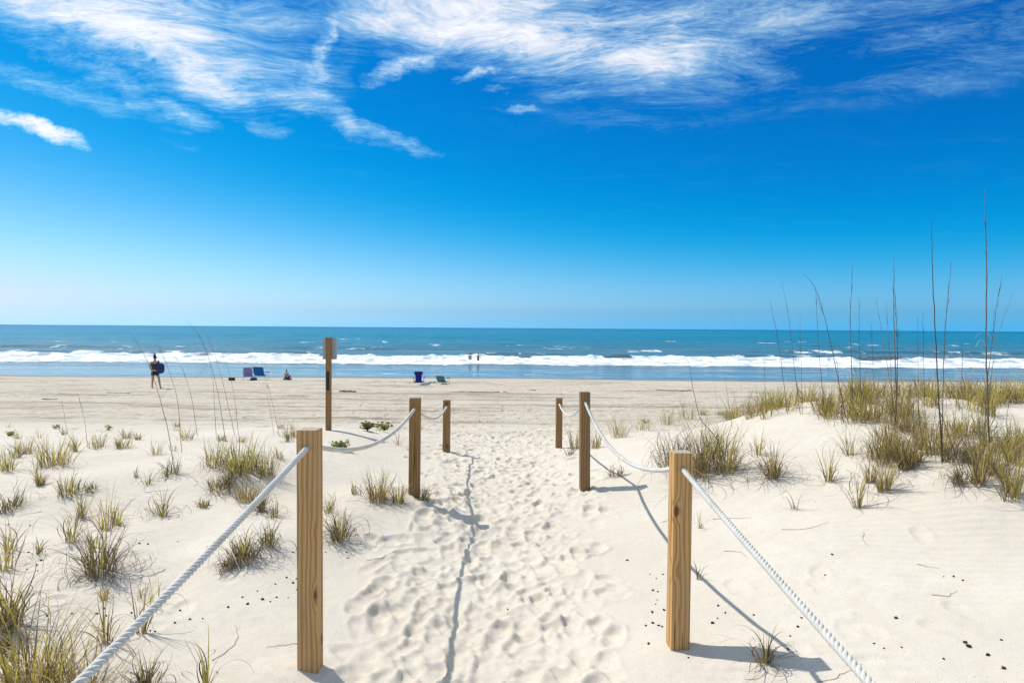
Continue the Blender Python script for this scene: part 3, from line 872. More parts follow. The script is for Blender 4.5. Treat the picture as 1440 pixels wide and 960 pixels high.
# px, py of the root, height px, clump radius px, style, density, label, group
TUFTS = [
    (75, 655, 58, 26, 'green', 1.5, 'upright yellow-green clump, tallest grass near the far left of the left dune', GL),
    (8, 662, 48, 22, 'upright', 1.0, 'green tuft cut by the left picture edge, beside the upright yellow-green clump', GL),
    (98, 694, 42, 26, 'tan', 1.0, 'low tan tuft just below the upright yellow-green clump', GL),
    (14, 716, 48, 20, 'brown', 1.0, 'brown tuft at the left edge below the tan tufts', GL),
    (128, 690, 24, 12, 'brown', .5, 'small leaning brown tuft right beside the low tan tuft', GL),
    (140, 629, 30, 18, 'upright', .8, 'short green tuft behind the bare sand hump on the left dune', GL),
    (172, 630, 26, 16, 'upright', .7, 'short pale green tuft next to the one behind the sand hump', GL),
    (218, 640, 34, 12, 'sprout', 1.5, 'thin bright green tuft at the foot of the leftmost leaning sea oat', GL),
    (240, 668, 40, 14, 'brown', .7, 'small dark brown tuft left of the big bushy tuft', GL),
    (207, 681, 30, 8, 'sprout', 1.0, 'tiny tan sprout left of the small dark brown tuft', GL),
    (262, 618, 30, 14, 'upright', .7, 'green tuft under the second leaning sea oat', GL),
    (340, 664, 66, 36, 'green', 2.4, 'big bushy green tuft with dark base behind the near left post', GL),
    (302, 655, 50, 22, 'upright', 1.1, 'green tuft leaning against the left side of the big bushy tuft', GL),
    (372, 668, 56, 22, 'upright', 1.2, 'green tuft leaning against the right side of the big bushy tuft', GL),
    (310, 690, 34, 26, 'brown', 1.3, 'dark brown matted clump below the big bushy tuft', GL),
    (345, 704, 38, 24, 'tan', 1.2, 'orange tan clump behind the left rope, below the brown matted clump', GL),
    (286, 712, 18, 14, 'tan', .7, 'low pale tan tuft at the left end of the orange tan clump', GL),
    (385, 728, 34, 14, 'sprout', 1.6, 'sparse tan tuft between the left rope and the near left post', GL),
    (140, 805, 96, 40, 'curly', 1.7, 'dark curling tuft standing alone in the middle of the left dune sand', GL),
    (100, 762, 76, 14, 'sprout', 1.8, 'few upright stems at the left side of the dark curling tuft', GL),
    (55, 778, 34, 10, 'sprout', .9, 'tiny sprout by the dark pods left of the dark curling tuft', GL),
    (343, 786, 56, 36, 'curly', 1.5, 'wiry curling tuft right behind the left rope', GL),
    (378, 768, 52, 20, 'curly', .8, 'thin wiry tuft beside the curling one behind the left rope', GL),
    (320, 798, 34, 16, 'curly', .6, 'flattened dark tuft in front of the curling one behind the left rope', GL),
    (165, 738, 36, 16, 'sprout', 1.8, 'pale wispy sprout above the dark curling tuft', GL),
    (112, 729, 32, 14, 'sprout', 1.4, 'small wispy tuft uphill of the dark curling tuft', GL),
    (8, 885, 110, 36, 'curly', 1.6, 'large dark curling tuft cut by the left picture edge', GL),
    (6, 800, 70, 16, 'upright', .5, 'green stems rising at the left edge above the large dark tuft', GL),
    (48, 972, 165, 56, 'long', 2.8, 'dense yellow-green tuft in the bottom left corner', GL),
    (110, 985, 135, 44, 'long', 1.3, 'loose arching tuft right of the bottom left corner tuft', GL),
    (150, 905, 80, 14, 'sprout', 1.9, 'few tall stems crossing behind the near end of the left rope', GL),
    (205, 965, 60, 26, 'curly', .7, 'low looping tuft under the near end of the left rope', GL),
    (290, 968, 92, 12, 'sprout', 1.0, 'few long bending blades at the bottom edge left of the near left post', GL),
    (478, 760, 64, 20, 'curly', 1.2, 'dark tuft right beside the near left post', GL),
    (462, 720, 46, 14, 'sprout', 1.6, 'thin tuft peeking out behind the near left post', GL),
    (530, 704, 56, 24, 'tan', 1.5, 'yellow tan tuft left of the second left post', GL),
    (560, 707, 42, 16, 'tan', .8, 'thin tan tuft touching the foot of the second left post', GL),
    (500, 695, 32, 14, 'sprout', 1.4, 'small wispy tuft left of the yellow tan tuft by the second left post', GL),
    (599, 704, 34, 10, 'tan', .6, 'small reddish tuft right at the foot of the second left post', GL),
    (410, 614, 22, 14, 'upright', .8, 'short green tuft behind the top of the near left post', GL),
    (393, 645, 26, 12, 'sprout', 1.4, 'thin tuft between the big bushy tuft and the near left post', GL),
    (560, 626, 36, 6, 'sprout', .9, 'single thin sprout behind the sagging left rope', GL),
    (36, 637, 36, 14, 'tan', .7, 'pale thin tuft between the green edge tuft and the yellow-green clump', GL),
    (640, 705, 26, 4, 'sprout', .3, 'lone tiny blade standing in the path by the post shadow', GL),
    # right
    (985, 668, 100, 42, 'curly', 2.4, 'big dark tangled tuft behind the near right post', GR),
    (945, 655, 74, 30, 'brown', 1.7, 'dark brown tangle at the left end of the big tangled tuft', GR),
    (1022, 664, 90, 22, 'upright', 1.5, 'green upright clump at the right end of the big tangled tuft', GR),
    (1002, 640, 56, 26, 'upright', 1.2, 'olive tuft rising behind the big tangled tuft', GR),
    (1086, 672, 66, 20, 'curly', 1.3, 'spidery dark tuft standing alone on the bare slope of the right dune', GR),
    (1166, 677, 68, 8, 'tan', .5, 'narrow upright tan tuft right of the spidery dark tuft', GR),
    (1206, 713, 76, 8, 'tan', .35, 'thin tan tuft standing lowest on the right slope', GR),
    (1118, 716, 44, 8, 'sprout', .8, 'dry sprout leaning left below the spidery dark tuft', GR),
    (1222, 678, 50, 10, 'tan', .5, 'slender tan tuft just left of the sturdy tan clump', GR),
    (1243, 690, 70, 15, 'tan', 1.0, 'sturdy straight tan clump on the front of the right dune', GR),
    (1350, 680, 50, 18, 'curly', .8, 'tan tuft leaning left with blades trailing on the sand', GR),
    (1376, 682, 78, 14, 'tan', .8, 'upright tan tuft between the leaning one and the right edge tuft', GR),
    (1424, 698, 95, 20, 'upright', 1.2, 'large yellow-green tuft at the right picture edge', GR),
    (1400, 672, 90, 16, 'upright', .9, 'green tuft behind the large one at the right picture edge', GR),
    (1412, 704, 40, 5, 'sprout', .6, 'dry leaning stem at the foot of the right edge tuft', GR),
    (866, 670, 30, 16, 'brown', .7, 'small brown tuft at the shadow tip of the second right post', GR),
    (872, 615, 46, 14, 'green', .8, 'bright green tuft behind the rope right of the second right post', GR),
    (905, 605, 30, 20, 'upright', .8, 'short yellow tuft behind the sagging right rope', GR),
    (940, 598, 40, 18, 'upright', 1.0, 'yellow-green tuft on the left shoulder of the right dune', GR),
    (968, 590, 44, 18, 'upright', 1.0, 'olive tuft next to the shoulder tuft on the right dune', GR),
    (808, 632, 44, 12, 'tan', .8, 'thin yellow tuft between the two far right posts', GR),
    (838, 630, 40, 12, 'tan', .7, 'thin brown tuft touching the right side of the second right post', GR),
    (802, 640, 18, 8, 'brown', .4, 'tiny brown tuft at the foot of the second right post', GR),
    (984, 742, 44, 5, 'sprout', .5, 'small tan sprout right beside the top half of the near right post', GR),
    (982, 815, 36, 5, 'sprout', .4, 'tiny thin sprout beside the rope shadow of the near right post', GR),
    (1076, 934, 70, 16, 'curly', .45, 'sparse curly sprout growing in the shadow of the near right post', GR),
    (1066, 640, 50, 14, 'sprout', 1.5, 'wispy tuft on the bare crown of the right dune', GR),
    (1195, 640, 50, 12, 'sprout', 1.6, 'wispy tuft at the right end of the bare sand crown', GR),
]
for i, (px, py, hp, rp, st, de, lab, grp) in enumerate(TUFTS):
    P = hit(px, py)
    s = P.y / FPX
    tuft(P, hp * s * .92, rp * s, st, de, lab, grp, 100 + i, PI if 'leaning left' in lab else None)

# the dense band on the crest and back of the right dune
bandrng = random.Random(9)
BAND = []
for k in range(92):
    px = bandrng.uniform(985, 1450)
    f = bandrng.random()
    if px < 1235:
        P = hit(px, 588 + (px - 1000) * .03); d = ray(px, 588); y = P.y + bandrng.uniform(-.05, 1.7)
    else:
        P = hit(px, 640); y = P.y + bandrng.uniform(-.3, 2.8)
    x = (px - 720) / FPX * y
    BAND.append((x, y))
for k, (x, y) in enumerate(BAND):
    z = float(HS(x, y))
    st = bandrng.choice(('upright', 'green', 'green', 'tan', 'upright'))
    tuft((x, y, z), bandrng.uniform(.24, .38), bandrng.uniform(.10, .20), st, bandrng.uniform(.45, .9),
         'olive tuft in the dense grass band along the crest of the right dune', 'dense grass on the right dune crest', 400 + k)
for k in range(20):
    px = bandrng.uniform(1240, 1440); py = bandrng.uniform(625, 668)
    P = hit(px, py)
    tuft(P, bandrng.uniform(.22, .36), bandrng.uniform(.04, .1), bandrng.choice(('tan', 'brown', 'curly')), bandrng.uniform(.4, .8),
         'straggling tan tuft on the seaward-leaning face below the dense grass band', 'straggling grass on the right dune face', 600 + k)
for k in range(24):
    py = bandrng.uniform(612, 930); px = bandrng.uniform(0, 410 if py < 800 else 330)
    P = hit(px, py)
    tuft(P, bandrng.uniform(.10, .30), bandrng.uniform(.03, .12), bandrng.choice(('sprout', 'sprout', 'tan', 'curly')), bandrng.uniform(.3, .9) if py < 760 else bandrng.uniform(.25, .5),
         'sparse straw-coloured sprig between the larger tufts of the left dune', 'sparse sprigs on the left dune', 760 + k)
for k in range(14):
    px = bandrng.uniform(5, 420); py = bandrng.uniform(600, 622)
    P = hit(px, py)
    tuft(P, bandrng.uniform(.12, .26), bandrng.uniform(.05, .12), bandrng.choice(('upright', 'tan', 'sprout')), bandrng.uniform(.3, .7),
         'short sparse tuft along the far edge of the left dune', 'sparse grass on the far edge of the left dune', 650 + k)

# ------------------------------------------------------------------ sea oat stalks
STALKS = [  # pixel polyline root..tip, stem radius, label
    ([(246, 662), (236, 600), (222, 550), (208, 505), (183, 468)], .0032, 'leftmost long sea oat stalk, leaning far left across the walking woman'),
    ([(256, 636), (250, 560), (241, 530), (222, 480)], .003, 'left-leaning sea oat stalk just right of the walking woman'),
    ([(278, 612), (270, 560), (258, 520), (243, 496)], .003, 'short left-leaning sea oat stalk, third from the left'),
    ([(318, 620), (308, 560), (298, 515), (288, 488), (276, 465), (263, 451)], .0034, 'tallest arched sea oat stalk over the big bushy left tuft'),
    ([(331, 612), (314, 540), (303, 500), (292, 470), (283, 459)], .0032, 'tall sea oat stalk right beside the tallest arched one on the left'),
    ([(336, 612), (330, 560), (322, 520), (309, 490)], .0026, 'faint sea oat stalk, rightmost of the three over the big bushy tuft'),
    ([(304, 612), (300, 540), (296, 513), (290, 513), (283, 525), (272, 533)], .0028, 'broken sea oat stalk bent over at its top above the big bushy tuft'),
    ([(95, 610), (90, 580), (85, 560)], .0026, 'short dark stalk above the upright yellow-green clump'),
    ([(124, 630), (119, 590), (110, 554)], .0026, 'thin stalk right of the upright yellow-green clump'),
    ([(394, 614), (384, 570), (371, 522)], .0024, 'faint stalk left of the near left post, behind it'),
    ([(386, 612), (380, 575), (373, 545)], .0022, 'short faint stalk left of the near left post'),
    ([(1012, 585), (1003, 530), (996, 490), (990, 452)], .0026, 'thin stalk rising to the horizon at the left end of the right dune'),
    ([(1046, 580), (1040, 520), (1037, 480), (1028, 440)], .0026, 'thin stalk whose tip bends left just above the horizon'),
    ([(1108, 582), (1100, 520), (1093, 470), (1082, 420)], .0028, 'stalk leaning left next to the taller forked pair of stalks'),
    ([(1126, 582), (1116, 510), (1110, 450), (1099, 394)], .003, 'tall left-leaning stalk, second tallest left of the arched one'),
    ([(1190, 588), (1172, 500), (1161, 452), (1150, 412), (1143, 398), (1131, 386)], .0036, 'boldly arched stalk curving over to the left at the middle of the right dune'),
    ([(1160, 585), (1152, 500), (1149, 450), (1147, 405)], .003, 'straight stalk crossing the boldly arched one'),
    ([(1200, 592), (1197, 500), (1195, 450), (1199, 372)], .0042, 'straight grey stalk with torn leaf right of the arched one'),
    ([(1211, 590), (1209, 500), (1208, 420)], .003, 'thin straight stalk right of the grey one with a torn leaf'),
    ([(1262, 600), (1252, 540), (1241, 470), (1232, 420)], .003, 'stalk leaning left just beside the thick double stalk'),
    ([(1262, 610), (1260, 540), (1257, 450), (1257, 362)], .006, 'thick double stalk at the middle of the dense grass'),
    ([(1258, 606), (1262, 540), (1262, 480), (1258, 405)], .004, 'second stem of the thick double stalk'),
    ([(1257, 605), (1254, 540), (1250, 480), (1246, 425)], .0026, 'thin stem left of the thick double stalk'),
    ([(1326, 650), (1320, 560), (1316, 480), (1312, 400), (1310, 307)], .0056, 'second tallest thick stalk with a broken side leaf'),
    ([(1324, 645), (1326, 560), (1328, 480), (1333, 420), (1338, 368)], .0038, 'stalk leaning right out of the second tallest thick one'),
    ([(1392, 660), (1389, 560), (1386, 480), (1388, 390), (1385, 267)], .0062, 'tallest stalk of all, at the far right'),
    ([(1382, 640), (1388, 540), (1396, 470), (1403, 420), (1409, 387)], .0036, 'stalk leaning right beside the tallest one'),
    ([(1386, 600), (1395, 520), (1405, 465), (1424, 412)], .003, 'faint rightmost stalk bending away to the right'),
    ([(1292, 585), (1291, 520), (1290, 445)], .0022, 'very thin stalk left of the second tallest thick one'),
    ([(1301, 585), (1299, 520), (1298, 438)], .0022, 'very thin stalk close to the second tallest thick one'),
    ([(1129, 582), (1127, 520), (1125, 442)], .0022, 'very thin straight stalk left of the arched one'),
    ([(1230, 585), (1228, 520), (1225, 452)], .0022, 'very thin stalk left of the thick double one'),
    ([(1353, 600), (1353, 540), (1353, 484)], .0024, 'short thin stalk between the two tallest ones'),
    ([(1024, 652), (1006, 612), (984, 590), (974, 545), (968, 502), (961, 502), (952, 508)], .0042, 'dark broken stalk with a hooked top above the big tangled tuft'),
    ([(1030, 600), (1024, 560), (1016, 512)], .0026, 'short stalk right of the hooked broken one'),
    ([(1078, 585), (1076, 550), (1075, 505)], .0022, 'short thin stalk left of the leaning pair'),
    ([(1185, 588), (1180, 540), (1176, 500)], .0022, 'short thin stalk under the boldly arched one'),
    ([(1215, 588), (1206, 530), (1200, 512)], .0024, 'short bent stalk leaning across the grey one'),
    ([(1300, 640), (1292, 580), (1286, 530)], .0028, 'short dark stalk leaning left of the second tallest one'),
    ([(1355, 665), (1330, 600), (1314, 560)], .003, 'dead stem leaning low across the grass of the right dune'),
    ([(1372, 650), (1378, 590), (1388, 530)], .003, 'short dark stem leaning towards the tallest stalk'),
    ([(1172, 600), (1180, 560), (1186, 532)], .0024, 'short dark stem at the right end of the bare crown'),
    ([(1285, 640), (1284, 560), (1287, 530), (1296, 548)], .0024, 'short stalk with a broken drooping tip in the dense grass'),
    ([(1420, 640), (1415, 590), (1420, 560), (1432, 545)], .0026, 'bending stem at the right edge of the dense grass'),
]
scol = np.array([(.23, .165, .10), (.17, .12, .075), (.29, .22, .14), (.13, .095, .065)])


def spline(pts, n):
    pts = np.asarray(pts, float)
    d = np.r_[0, np.cumsum(np.linalg.norm(np.diff(pts, axis=0), axis=1))]; d /= d[-1]
    t_ = np.linspace(0, 1, n)
    P = np.stack([np.interp(t_, d, pts[:, i]) for i in range(pts.shape[1])], 1)
    for _ in range(2 if len(pts) > 5 else 6): P[1:-1] = .25 * P[:-2] + .5 * P[1:-1] + .25 * P[2:]
    return P


srng = np.random.default_rng(77)
for (poly, rad, lab) in STALKS:
    P = hit(*poly[0]); y0 = P.y
    w3 = []
    dyt = srng.uniform(-.15, .15)
    for i, (px, py) in enumerate(poly):
        y = y0 + dyt * i / (len(poly) - 1)
        d = ray(px, py); w3.append((d.x * y, y, CAMZ + d.z * y))
    w3[0] = (w3[0][0], w3[0][1], w3[0][2] - .03)
    C = spline(w3, 30)
    C[1:-1, :2] += srng.normal(0, .0012, (28, 2))
    root = empty('sea_oat', P)
    tag(root, lab, 'sea oat', 'sea oat stalks on the left dune' if poly[0][0] < 700 else 'sea oat stalks on the right dune')
    C = C - np.array(P)
    tt = np.linspace(0, 1, 30)
    rr = rad * (1.05 - .75 * tt)
    c = scol[srng.integers(0, 4)] * srng.uniform(.8, 1.15)
    V, F = tube_np(C, rr, 6)
    link('stem', mesh_np('stem', V, F, True, np.broadcast_to(c, V.shape)), M['dry'], root)
    L = np.linalg.norm(np.diff(C, axis=0), axis=1).sum()
    # bare panicle branchlets hugging the top, and torn leaves along the stem
    a = Acc()
    if L > .5 and 'broken' not in lab:
        for k in range(int(6 + 10 * (rad > .0033))):
            i0 = int(srng.uniform(17, 27)); p0 = C[i0]; T = C[min(i0 + 2, 29)] - p0; T /= np.linalg.norm(T)
            off = srng.normal(0, .09, 3); dirv = T + off; ln = srng.uniform(.05, .15) * min(1, L)
            pts = np.stack([p0 + dirv * ln * s + np.array((0, 0, -.25 * ln * s * s)) for s in np.linspace(0, 1, 6)])
            V, F = tube_np(pts, np.linspace(.0011, .0005, 6), 4); a.add(V, F, c * .8)
        link('seed_head', a.mesh('seed_head'), M['dry'], root)
    for k in range(3 if rad > .0033 else 1):
        a = Acc()
        i0 = int(srng.uniform(2, 20)); p0 = C[i0]
        ph = srng.uniform(0, 6.28); ln = srng.uniform(.06, .2) * min(1.2, L)
        pts = []; p = p0.copy(); th = srng.uniform(.2, .9)
        for s in range(7):
            pts.append(p.copy()); th += srng.uniform(.1, .5)
            p = p + ln / 6 * np.array((math.sin(th) * math.cos(ph), math.sin(th) * math.sin(ph), math.cos(th)))
        pts = np.array(pts); wd = np.array((-math.sin(ph), math.cos(ph), 0)) * (np.linspace(.0035, .0006, 7)[:, None])
        V = np.stack([pts - wd, pts + wd], 1).reshape(-1, 3)
        F = np.array([[2 * s, 2 * s + 1, 2 * s + 3, 2 * s + 2] for s in range(6)])
        a.add(V, F, DRYS[srng.integers(0, 5)])
        link('dry_leaf', a.mesh('dry_leaf'), M['dry'], root)

# ------------------------------------------------------------------ leafy beach plants
LEAFY = [(516, 606, 14, 'low dark leafy vine right of the signpost base'), (541, 607, 17, 'bright green leafy vine behind the sagging left rope'),
         (478, 634, 15, 'small leafy green plant under the left rope by the near left post'), (14, 614, 7, 'tiny leafy plant at the far left edge of the left dune'),
         (152, 606, 8, 'small leafy plant behind the short green tufts of the left dune'), (78, 603, 6, 'small leafy plant on the beach behind the yellow-green clump'),
         (908, 596, 7, 'small reddish leafy plant at the shoulder of the right dune')]
for k, (px, py, sz, lab) in enumerate(LEAFY):
    P = hit(px, py); rng = np.random.default_rng(900 + k); s = P.y / FPX * sz
    root = empty('beach_vine', P); tag(root, lab, 'plant')
    st = Acc(); lf = Acc()
    for b_ in range(16 if sz > 10 else 8):
        ph = rng.uniform(0, 2 * PI); ln = s * rng.uniform(.4, 1.1)
        pts = np.array([(math.cos(ph) * ln * q_, math.sin(ph) * ln * q_ * .7, .015 + s * .75 * math.sin(q_ * 2.2) * (.4 + .6 * rng.random())) for q_ in np.linspace(0, 1, 6)])
        V, F = tube_np(pts, .0025, 4); st.add(V, F, (.20, .15, .07))
        for j in range(9):
            c = pts[rng.integers(1, 6)] + rng.normal(0, .02, 3); c[2] = max(c[2], .01)
            l = rng.uniform(.018, .03) * (1 if sz > 10 else .7); ax_ = rng.normal(0, 1, 3); ax_[2] *= .4; ax_ /= np.linalg.norm(ax_)
            bx_ = np.cross(ax_, rng.normal(0, 1, 3)); bx_ /= np.linalg.norm(bx_)
            V = np.array([c - ax_ * l, c + bx_ * l * .55, c + ax_ * l, c - bx_ * l * .55])
            lf.add(V, np.array([[0, 1, 2, 3]]), np.array((.24, .27, .07)) * rng.uniform(.6, 1.3) * (1. if px != 516 else .5))
    link('stem', st.mesh('stem'), M['dry'], root); link('leaves', lf.mesh('leaves', False), M['green'], root)

# ------------------------------------------------------------------ dead stems lying on the sand
STEMS = [(515, 789, 556, 775, 'pale dead stem lying on the sand between the near left post and the path'), (1018, 775, 1050, 783, 'thin dead stem lying on the bare right slope above the rope shadow'),
         (1100, 745, 1165, 735, 'long faint dead stem lying on the middle of the right slope'), (1002, 729, 1058, 728, 'faint dead stem lying just right of the near right post'),
         (1215, 748, 1222, 770, 'short curled dead stem lying on the right slope'), (1290, 793, 1322, 800, 'curved dead stem lying beside the pods on the right slope'),
         (1310, 838, 1345, 832, 'pale dead stem lying low on the right slope'), (205, 693, 240, 690, 'dead stem lying on the sand hump of the left dune'),
         (420, 905, 375, 912, 'dead stem lying at the foot of the near left post'), (232, 802, 180, 815, 'dead stem lying below the dark curling tuft'),
         (300, 928, 330, 880, 'long pale dead blade lying left of the near left post'), (930, 735, 960, 728, 'short dead stem lying left of the near right post'),
         (1150, 960, 1210, 935, 'curved dead stem lying at the bottom edge below the right rope'), (60, 720, 20, 728, 'dead stem lying near the left edge of the left dune')]
for k, (xa_, ya_, xb_, yb_, lab) in enumerate(STEMS):
    rng = np.random.default_rng(700 + k); A = hit(xa_, ya_); B = hit(xb_, yb_)
    pts = np.array([np.array(A.lerp(B, f)) for f in np.linspace(0, 1, 12)])
    side = np.array((-(B - A).y, (B - A).x, 0)); cv = rng.uniform(-.25, .25)
    pts += side * (cv * np.sin(np.linspace(0, PI, 12)))[:, None] + rng.normal(0, .003, (12, 3))
    pts[:, 2] = HS(pts[:, 0], pts[:, 1]) + .003
    V, F = tube_np(pts - np.array(A), np.linspace(.0017, .0008, 12), 5)
    o = link('dead_stem', mesh_np('dead_stem', V, F, True, np.broadcast_to(DRYS[rng.integers(0, 2)] * 1.1, V.shape)), M['dry'], None, A)
    tag(o, lab, 'dead stem', 'dead stems on the sand')

# ------------------------------------------------------------------ dark pods on the sand
def pod_mesh(seed, r):
    bm = bmesh.new(); bmesh.ops.create_icosphere(bm, subdivisions=2, radius=r)
    rg = random.Random(seed); sx, sy, sz = rg.uniform(.7, 1.3), rg.uniform(.7, 1.1), rg.uniform(.55, .8)
    for v in bm.verts:
        k = 1 + .22 * math.sin(v.co.x / r * 3 + seed) * math.cos(v.co.y / r * 4 + seed * 2)
        v.co = Vector((v.co.x * sx * k, v.co.y * sy * k, v.co.z * sz * k))
    return bm_mesh('seed_pod', bm, True)


pods = [pod_mesh(s, .0075) for s in range(5)]
for p in pods: p.materials.append(M['pod'])
PODS = {
    'small dark pod lying on the sand left of the near right post': [(914, 808), (923, 813), (932, 808), (918, 830), (925, 832), (924, 843), (922, 850), (917, 861), (934, 858), (918, 876), (908, 880), (926, 880), (931, 881), (912, 906), (882, 788), (962, 911)],
    'small dark pod lying on the sand left of the near left post': [(403, 812), (412, 820), (417, 829), (387, 822), (362, 831), (369, 843), (380, 847), (389, 840), (405, 841), (341, 839), (348, 849), (321, 853), (412, 777), (417, 814)],
    'small dark pod lying on the sand below the left rope': [(136, 863), (149, 866), (101, 864), (66, 868), (185, 862), (253, 857), (267, 870), (285, 870), (246, 877), (211, 886), (218, 889), (146, 856)],
    'small dark pod lying on the sand beside the dark curling tuft': [(40, 777), (58, 786), (52, 794), (38, 800), (53, 803), (18, 783), (196, 764), (208, 765), (250, 762), (12, 738), (42, 739)],
    'small dark pod lying on the sand between the near left post and the path': [(487, 777), (494, 779), (458, 777), (489, 785), (742, 684), (748, 685), (714, 852)],
    'small dark pod lying on the sand right of the near right post': [(1010, 852), (1009, 871), (1002, 878), (1020, 862), (1127, 869), (1122, 883), (1111, 895), (1108, 914), (1060, 864), (968, 925), (1160, 807), (1170, 780), (1260, 870), (1229, 906), (1243, 914), (1327, 811), (1341, 812), (1354, 817), (1357, 905), (1362, 910), (1389, 922), (1411, 940), (1268, 911), (1408, 900), (1327, 928)],
}
prg = random.Random(2)
for lab, pts in PODS.items():
    for (px, py) in pts:
        P = hit(px, py)
        P.z = float(HS(P.x, P.y))
        o = bpy.data.objects.new('seed_pod', prg.choice(pods)); COL.objects.link(o)
        s = prg.uniform(.55, 1.1) * (1.5 if py > 900 and px > 1340 else 1)
        o.location = (P.x, P.y, P.z + .003 * s); o.scale = (s, s, s); o.rotation_euler = (prg.uniform(-.4, .4), prg.uniform(-.4, .4), prg.uniform(0, 6))
        tag(o, lab, 'seed pod', lab.replace('small dark pod lying on the sand', 'dark pods'))

# ------------------------------------------------------------------ dark seaweed on the beach
for k, (px0, px1, py, lab) in enumerate([(476, 500, 551, 'dark strand of seaweed on the beach right of the signpost'), (612, 712, 551, 'long dark line of seaweed on the beach behind the left posts'),
                                         (735, 752, 549, 'short dark strand of seaweed on the beach right of the long line'), (60, 78, 561, 'dark strand of seaweed on the beach at the far left'),
                                         (150, 180, 552, 'dark strand of seaweed on the beach left of the walking woman'), (925, 970, 549, 'dark strand of seaweed on the beach left of the grassy dune')]):
    rng = np.random.default_rng(40 + k)
    A = hit(px0, py); B = hit(px1, py + .4)
    a = Acc()
    for j in range(26):
        f0 = rng.random(); f1 = min(1, f0 + rng.uniform(.05, .2) * (3. / max(3, (B - A).length)))
        q0 = np.array(A.lerp(B, f0)); q1 = np.array(A.lerp(B, f1))
        pts = np.array([q0 + (q1 - q0) * s_ + rng.normal(0, .05, 3) * (1, .7, 0) for s_ in np.linspace(0, 1, 6)])
        pts[:, 2] = HS(pts[:, 0], pts[:, 1]) + .015
        V, F = tube_np(pts, rng.uniform(.008, .018), 5); a.add(V - np.array(A), F)
    o = link('seaweed', a.mesh('seaweed'), M['weed'], None, A)
    tag(o, lab, 'seaweed', 'seaweed strands on the beach')


# ------------------------------------------------------------------ people
def skin_mesh(name, verts, edges, radii, root=0, sub=2):
    me = bpy.data.meshes.new(name); me.from_pydata([tuple(v) for v in verts], edges, [])
    o = bpy.data.objects.new('tmp', me); COL.objects.link(o)
    md = o.modifiers.new('skin', 'SKIN'); md.use_smooth_shade = True
    for i, r in enumerate(radii):
        sv = me.skin_vertices[0].data[i]
        sv.radius = r if isinstance(r, tuple) else (r, r)
        sv.use_root = (i == root)
    s = o.modifiers.new('sub', 'SUBSURF'); s.levels = sub; s.render_levels = sub
    dg = bpy.context.evaluated_depsgraph_get()
    out = bpy.data.meshes.new_from_object(o.evaluated_get(dg)); out.name = name
    bpy.data.objects.remove(o)
    for p in out.polygons: p.use_smooth = True
    return out


def chain(pts, radii, name='part', sub=2):
    return skin_mesh(name, pts, [(i, i + 1) for i in range(len(pts) - 1)], radii, 0, sub)


def hand_into(bm, wrist, d, side):
    """palm and five separate fingers, slightly curled"""
    w = Vector(wrist); d = Vector(d).normalized(); s = Vector(side).normalized(); nrm = d.cross(s)
    q = Matrix((s, d, nrm)).transposed()
    box_bm(bm, w + d * .045, (.075, .09, .026), q, .010)
    for k, (off, ln) in enumerate(((-.029, .070), (-.010, .080), (.010, .075), (.029, .058))):
        p = w + d * .088 + s * off
        for sgm in range(3):
            dd = (d * math.cos(.3 * sgm + .15) + nrm * math.sin(.3 * sgm + .15))
            l = ln / 3
            qq = Matrix((s, dd, s.cross(dd))).transposed()
            box_bm(bm, p + dd * l / 2, (.016, l * 1.05, .015), qq, .004); p = p + dd * l
    p = w + d * .03 - s * .036
    for sgm in range(2):
        dd = (d * (.7 + .25 * sgm) - s * (.6 - .35 * sgm) + nrm * .2).normalized()
        qq = Matrix((s, dd, s.cross(dd))).transposed()
        box_bm(bm, p + dd * .017, (.019, .036, .017), qq, .005); p = p + dd * .033


def face_into(bm, c, fw, r):
    """nose, ears, eyes and mouth on the head at c looking along fw"""
    fw = Vector(fw).normalized(); up = Vector((0, 0, 1)); sd = fw.cross(up).normalized()
    q = Matrix((sd, fw, up)).transposed()
    box_bm(bm, c + fw * (r * 1.02) + up * -.01, (.024, .03, .045), q, .009)
    for s in (-1, 1):
        box_bm(bm, c + sd * (s * r * .86) + up * -.005, (.02, .035, .06), q, .009)
        box_bm(bm, c + fw * (r * .93) + sd * (s * .031) + up * .012, (.026, .012, .011), q, .004)
    box_bm(bm, c + fw * (r * .94) + up * -.052, (.046, .016, .013), q, .005)


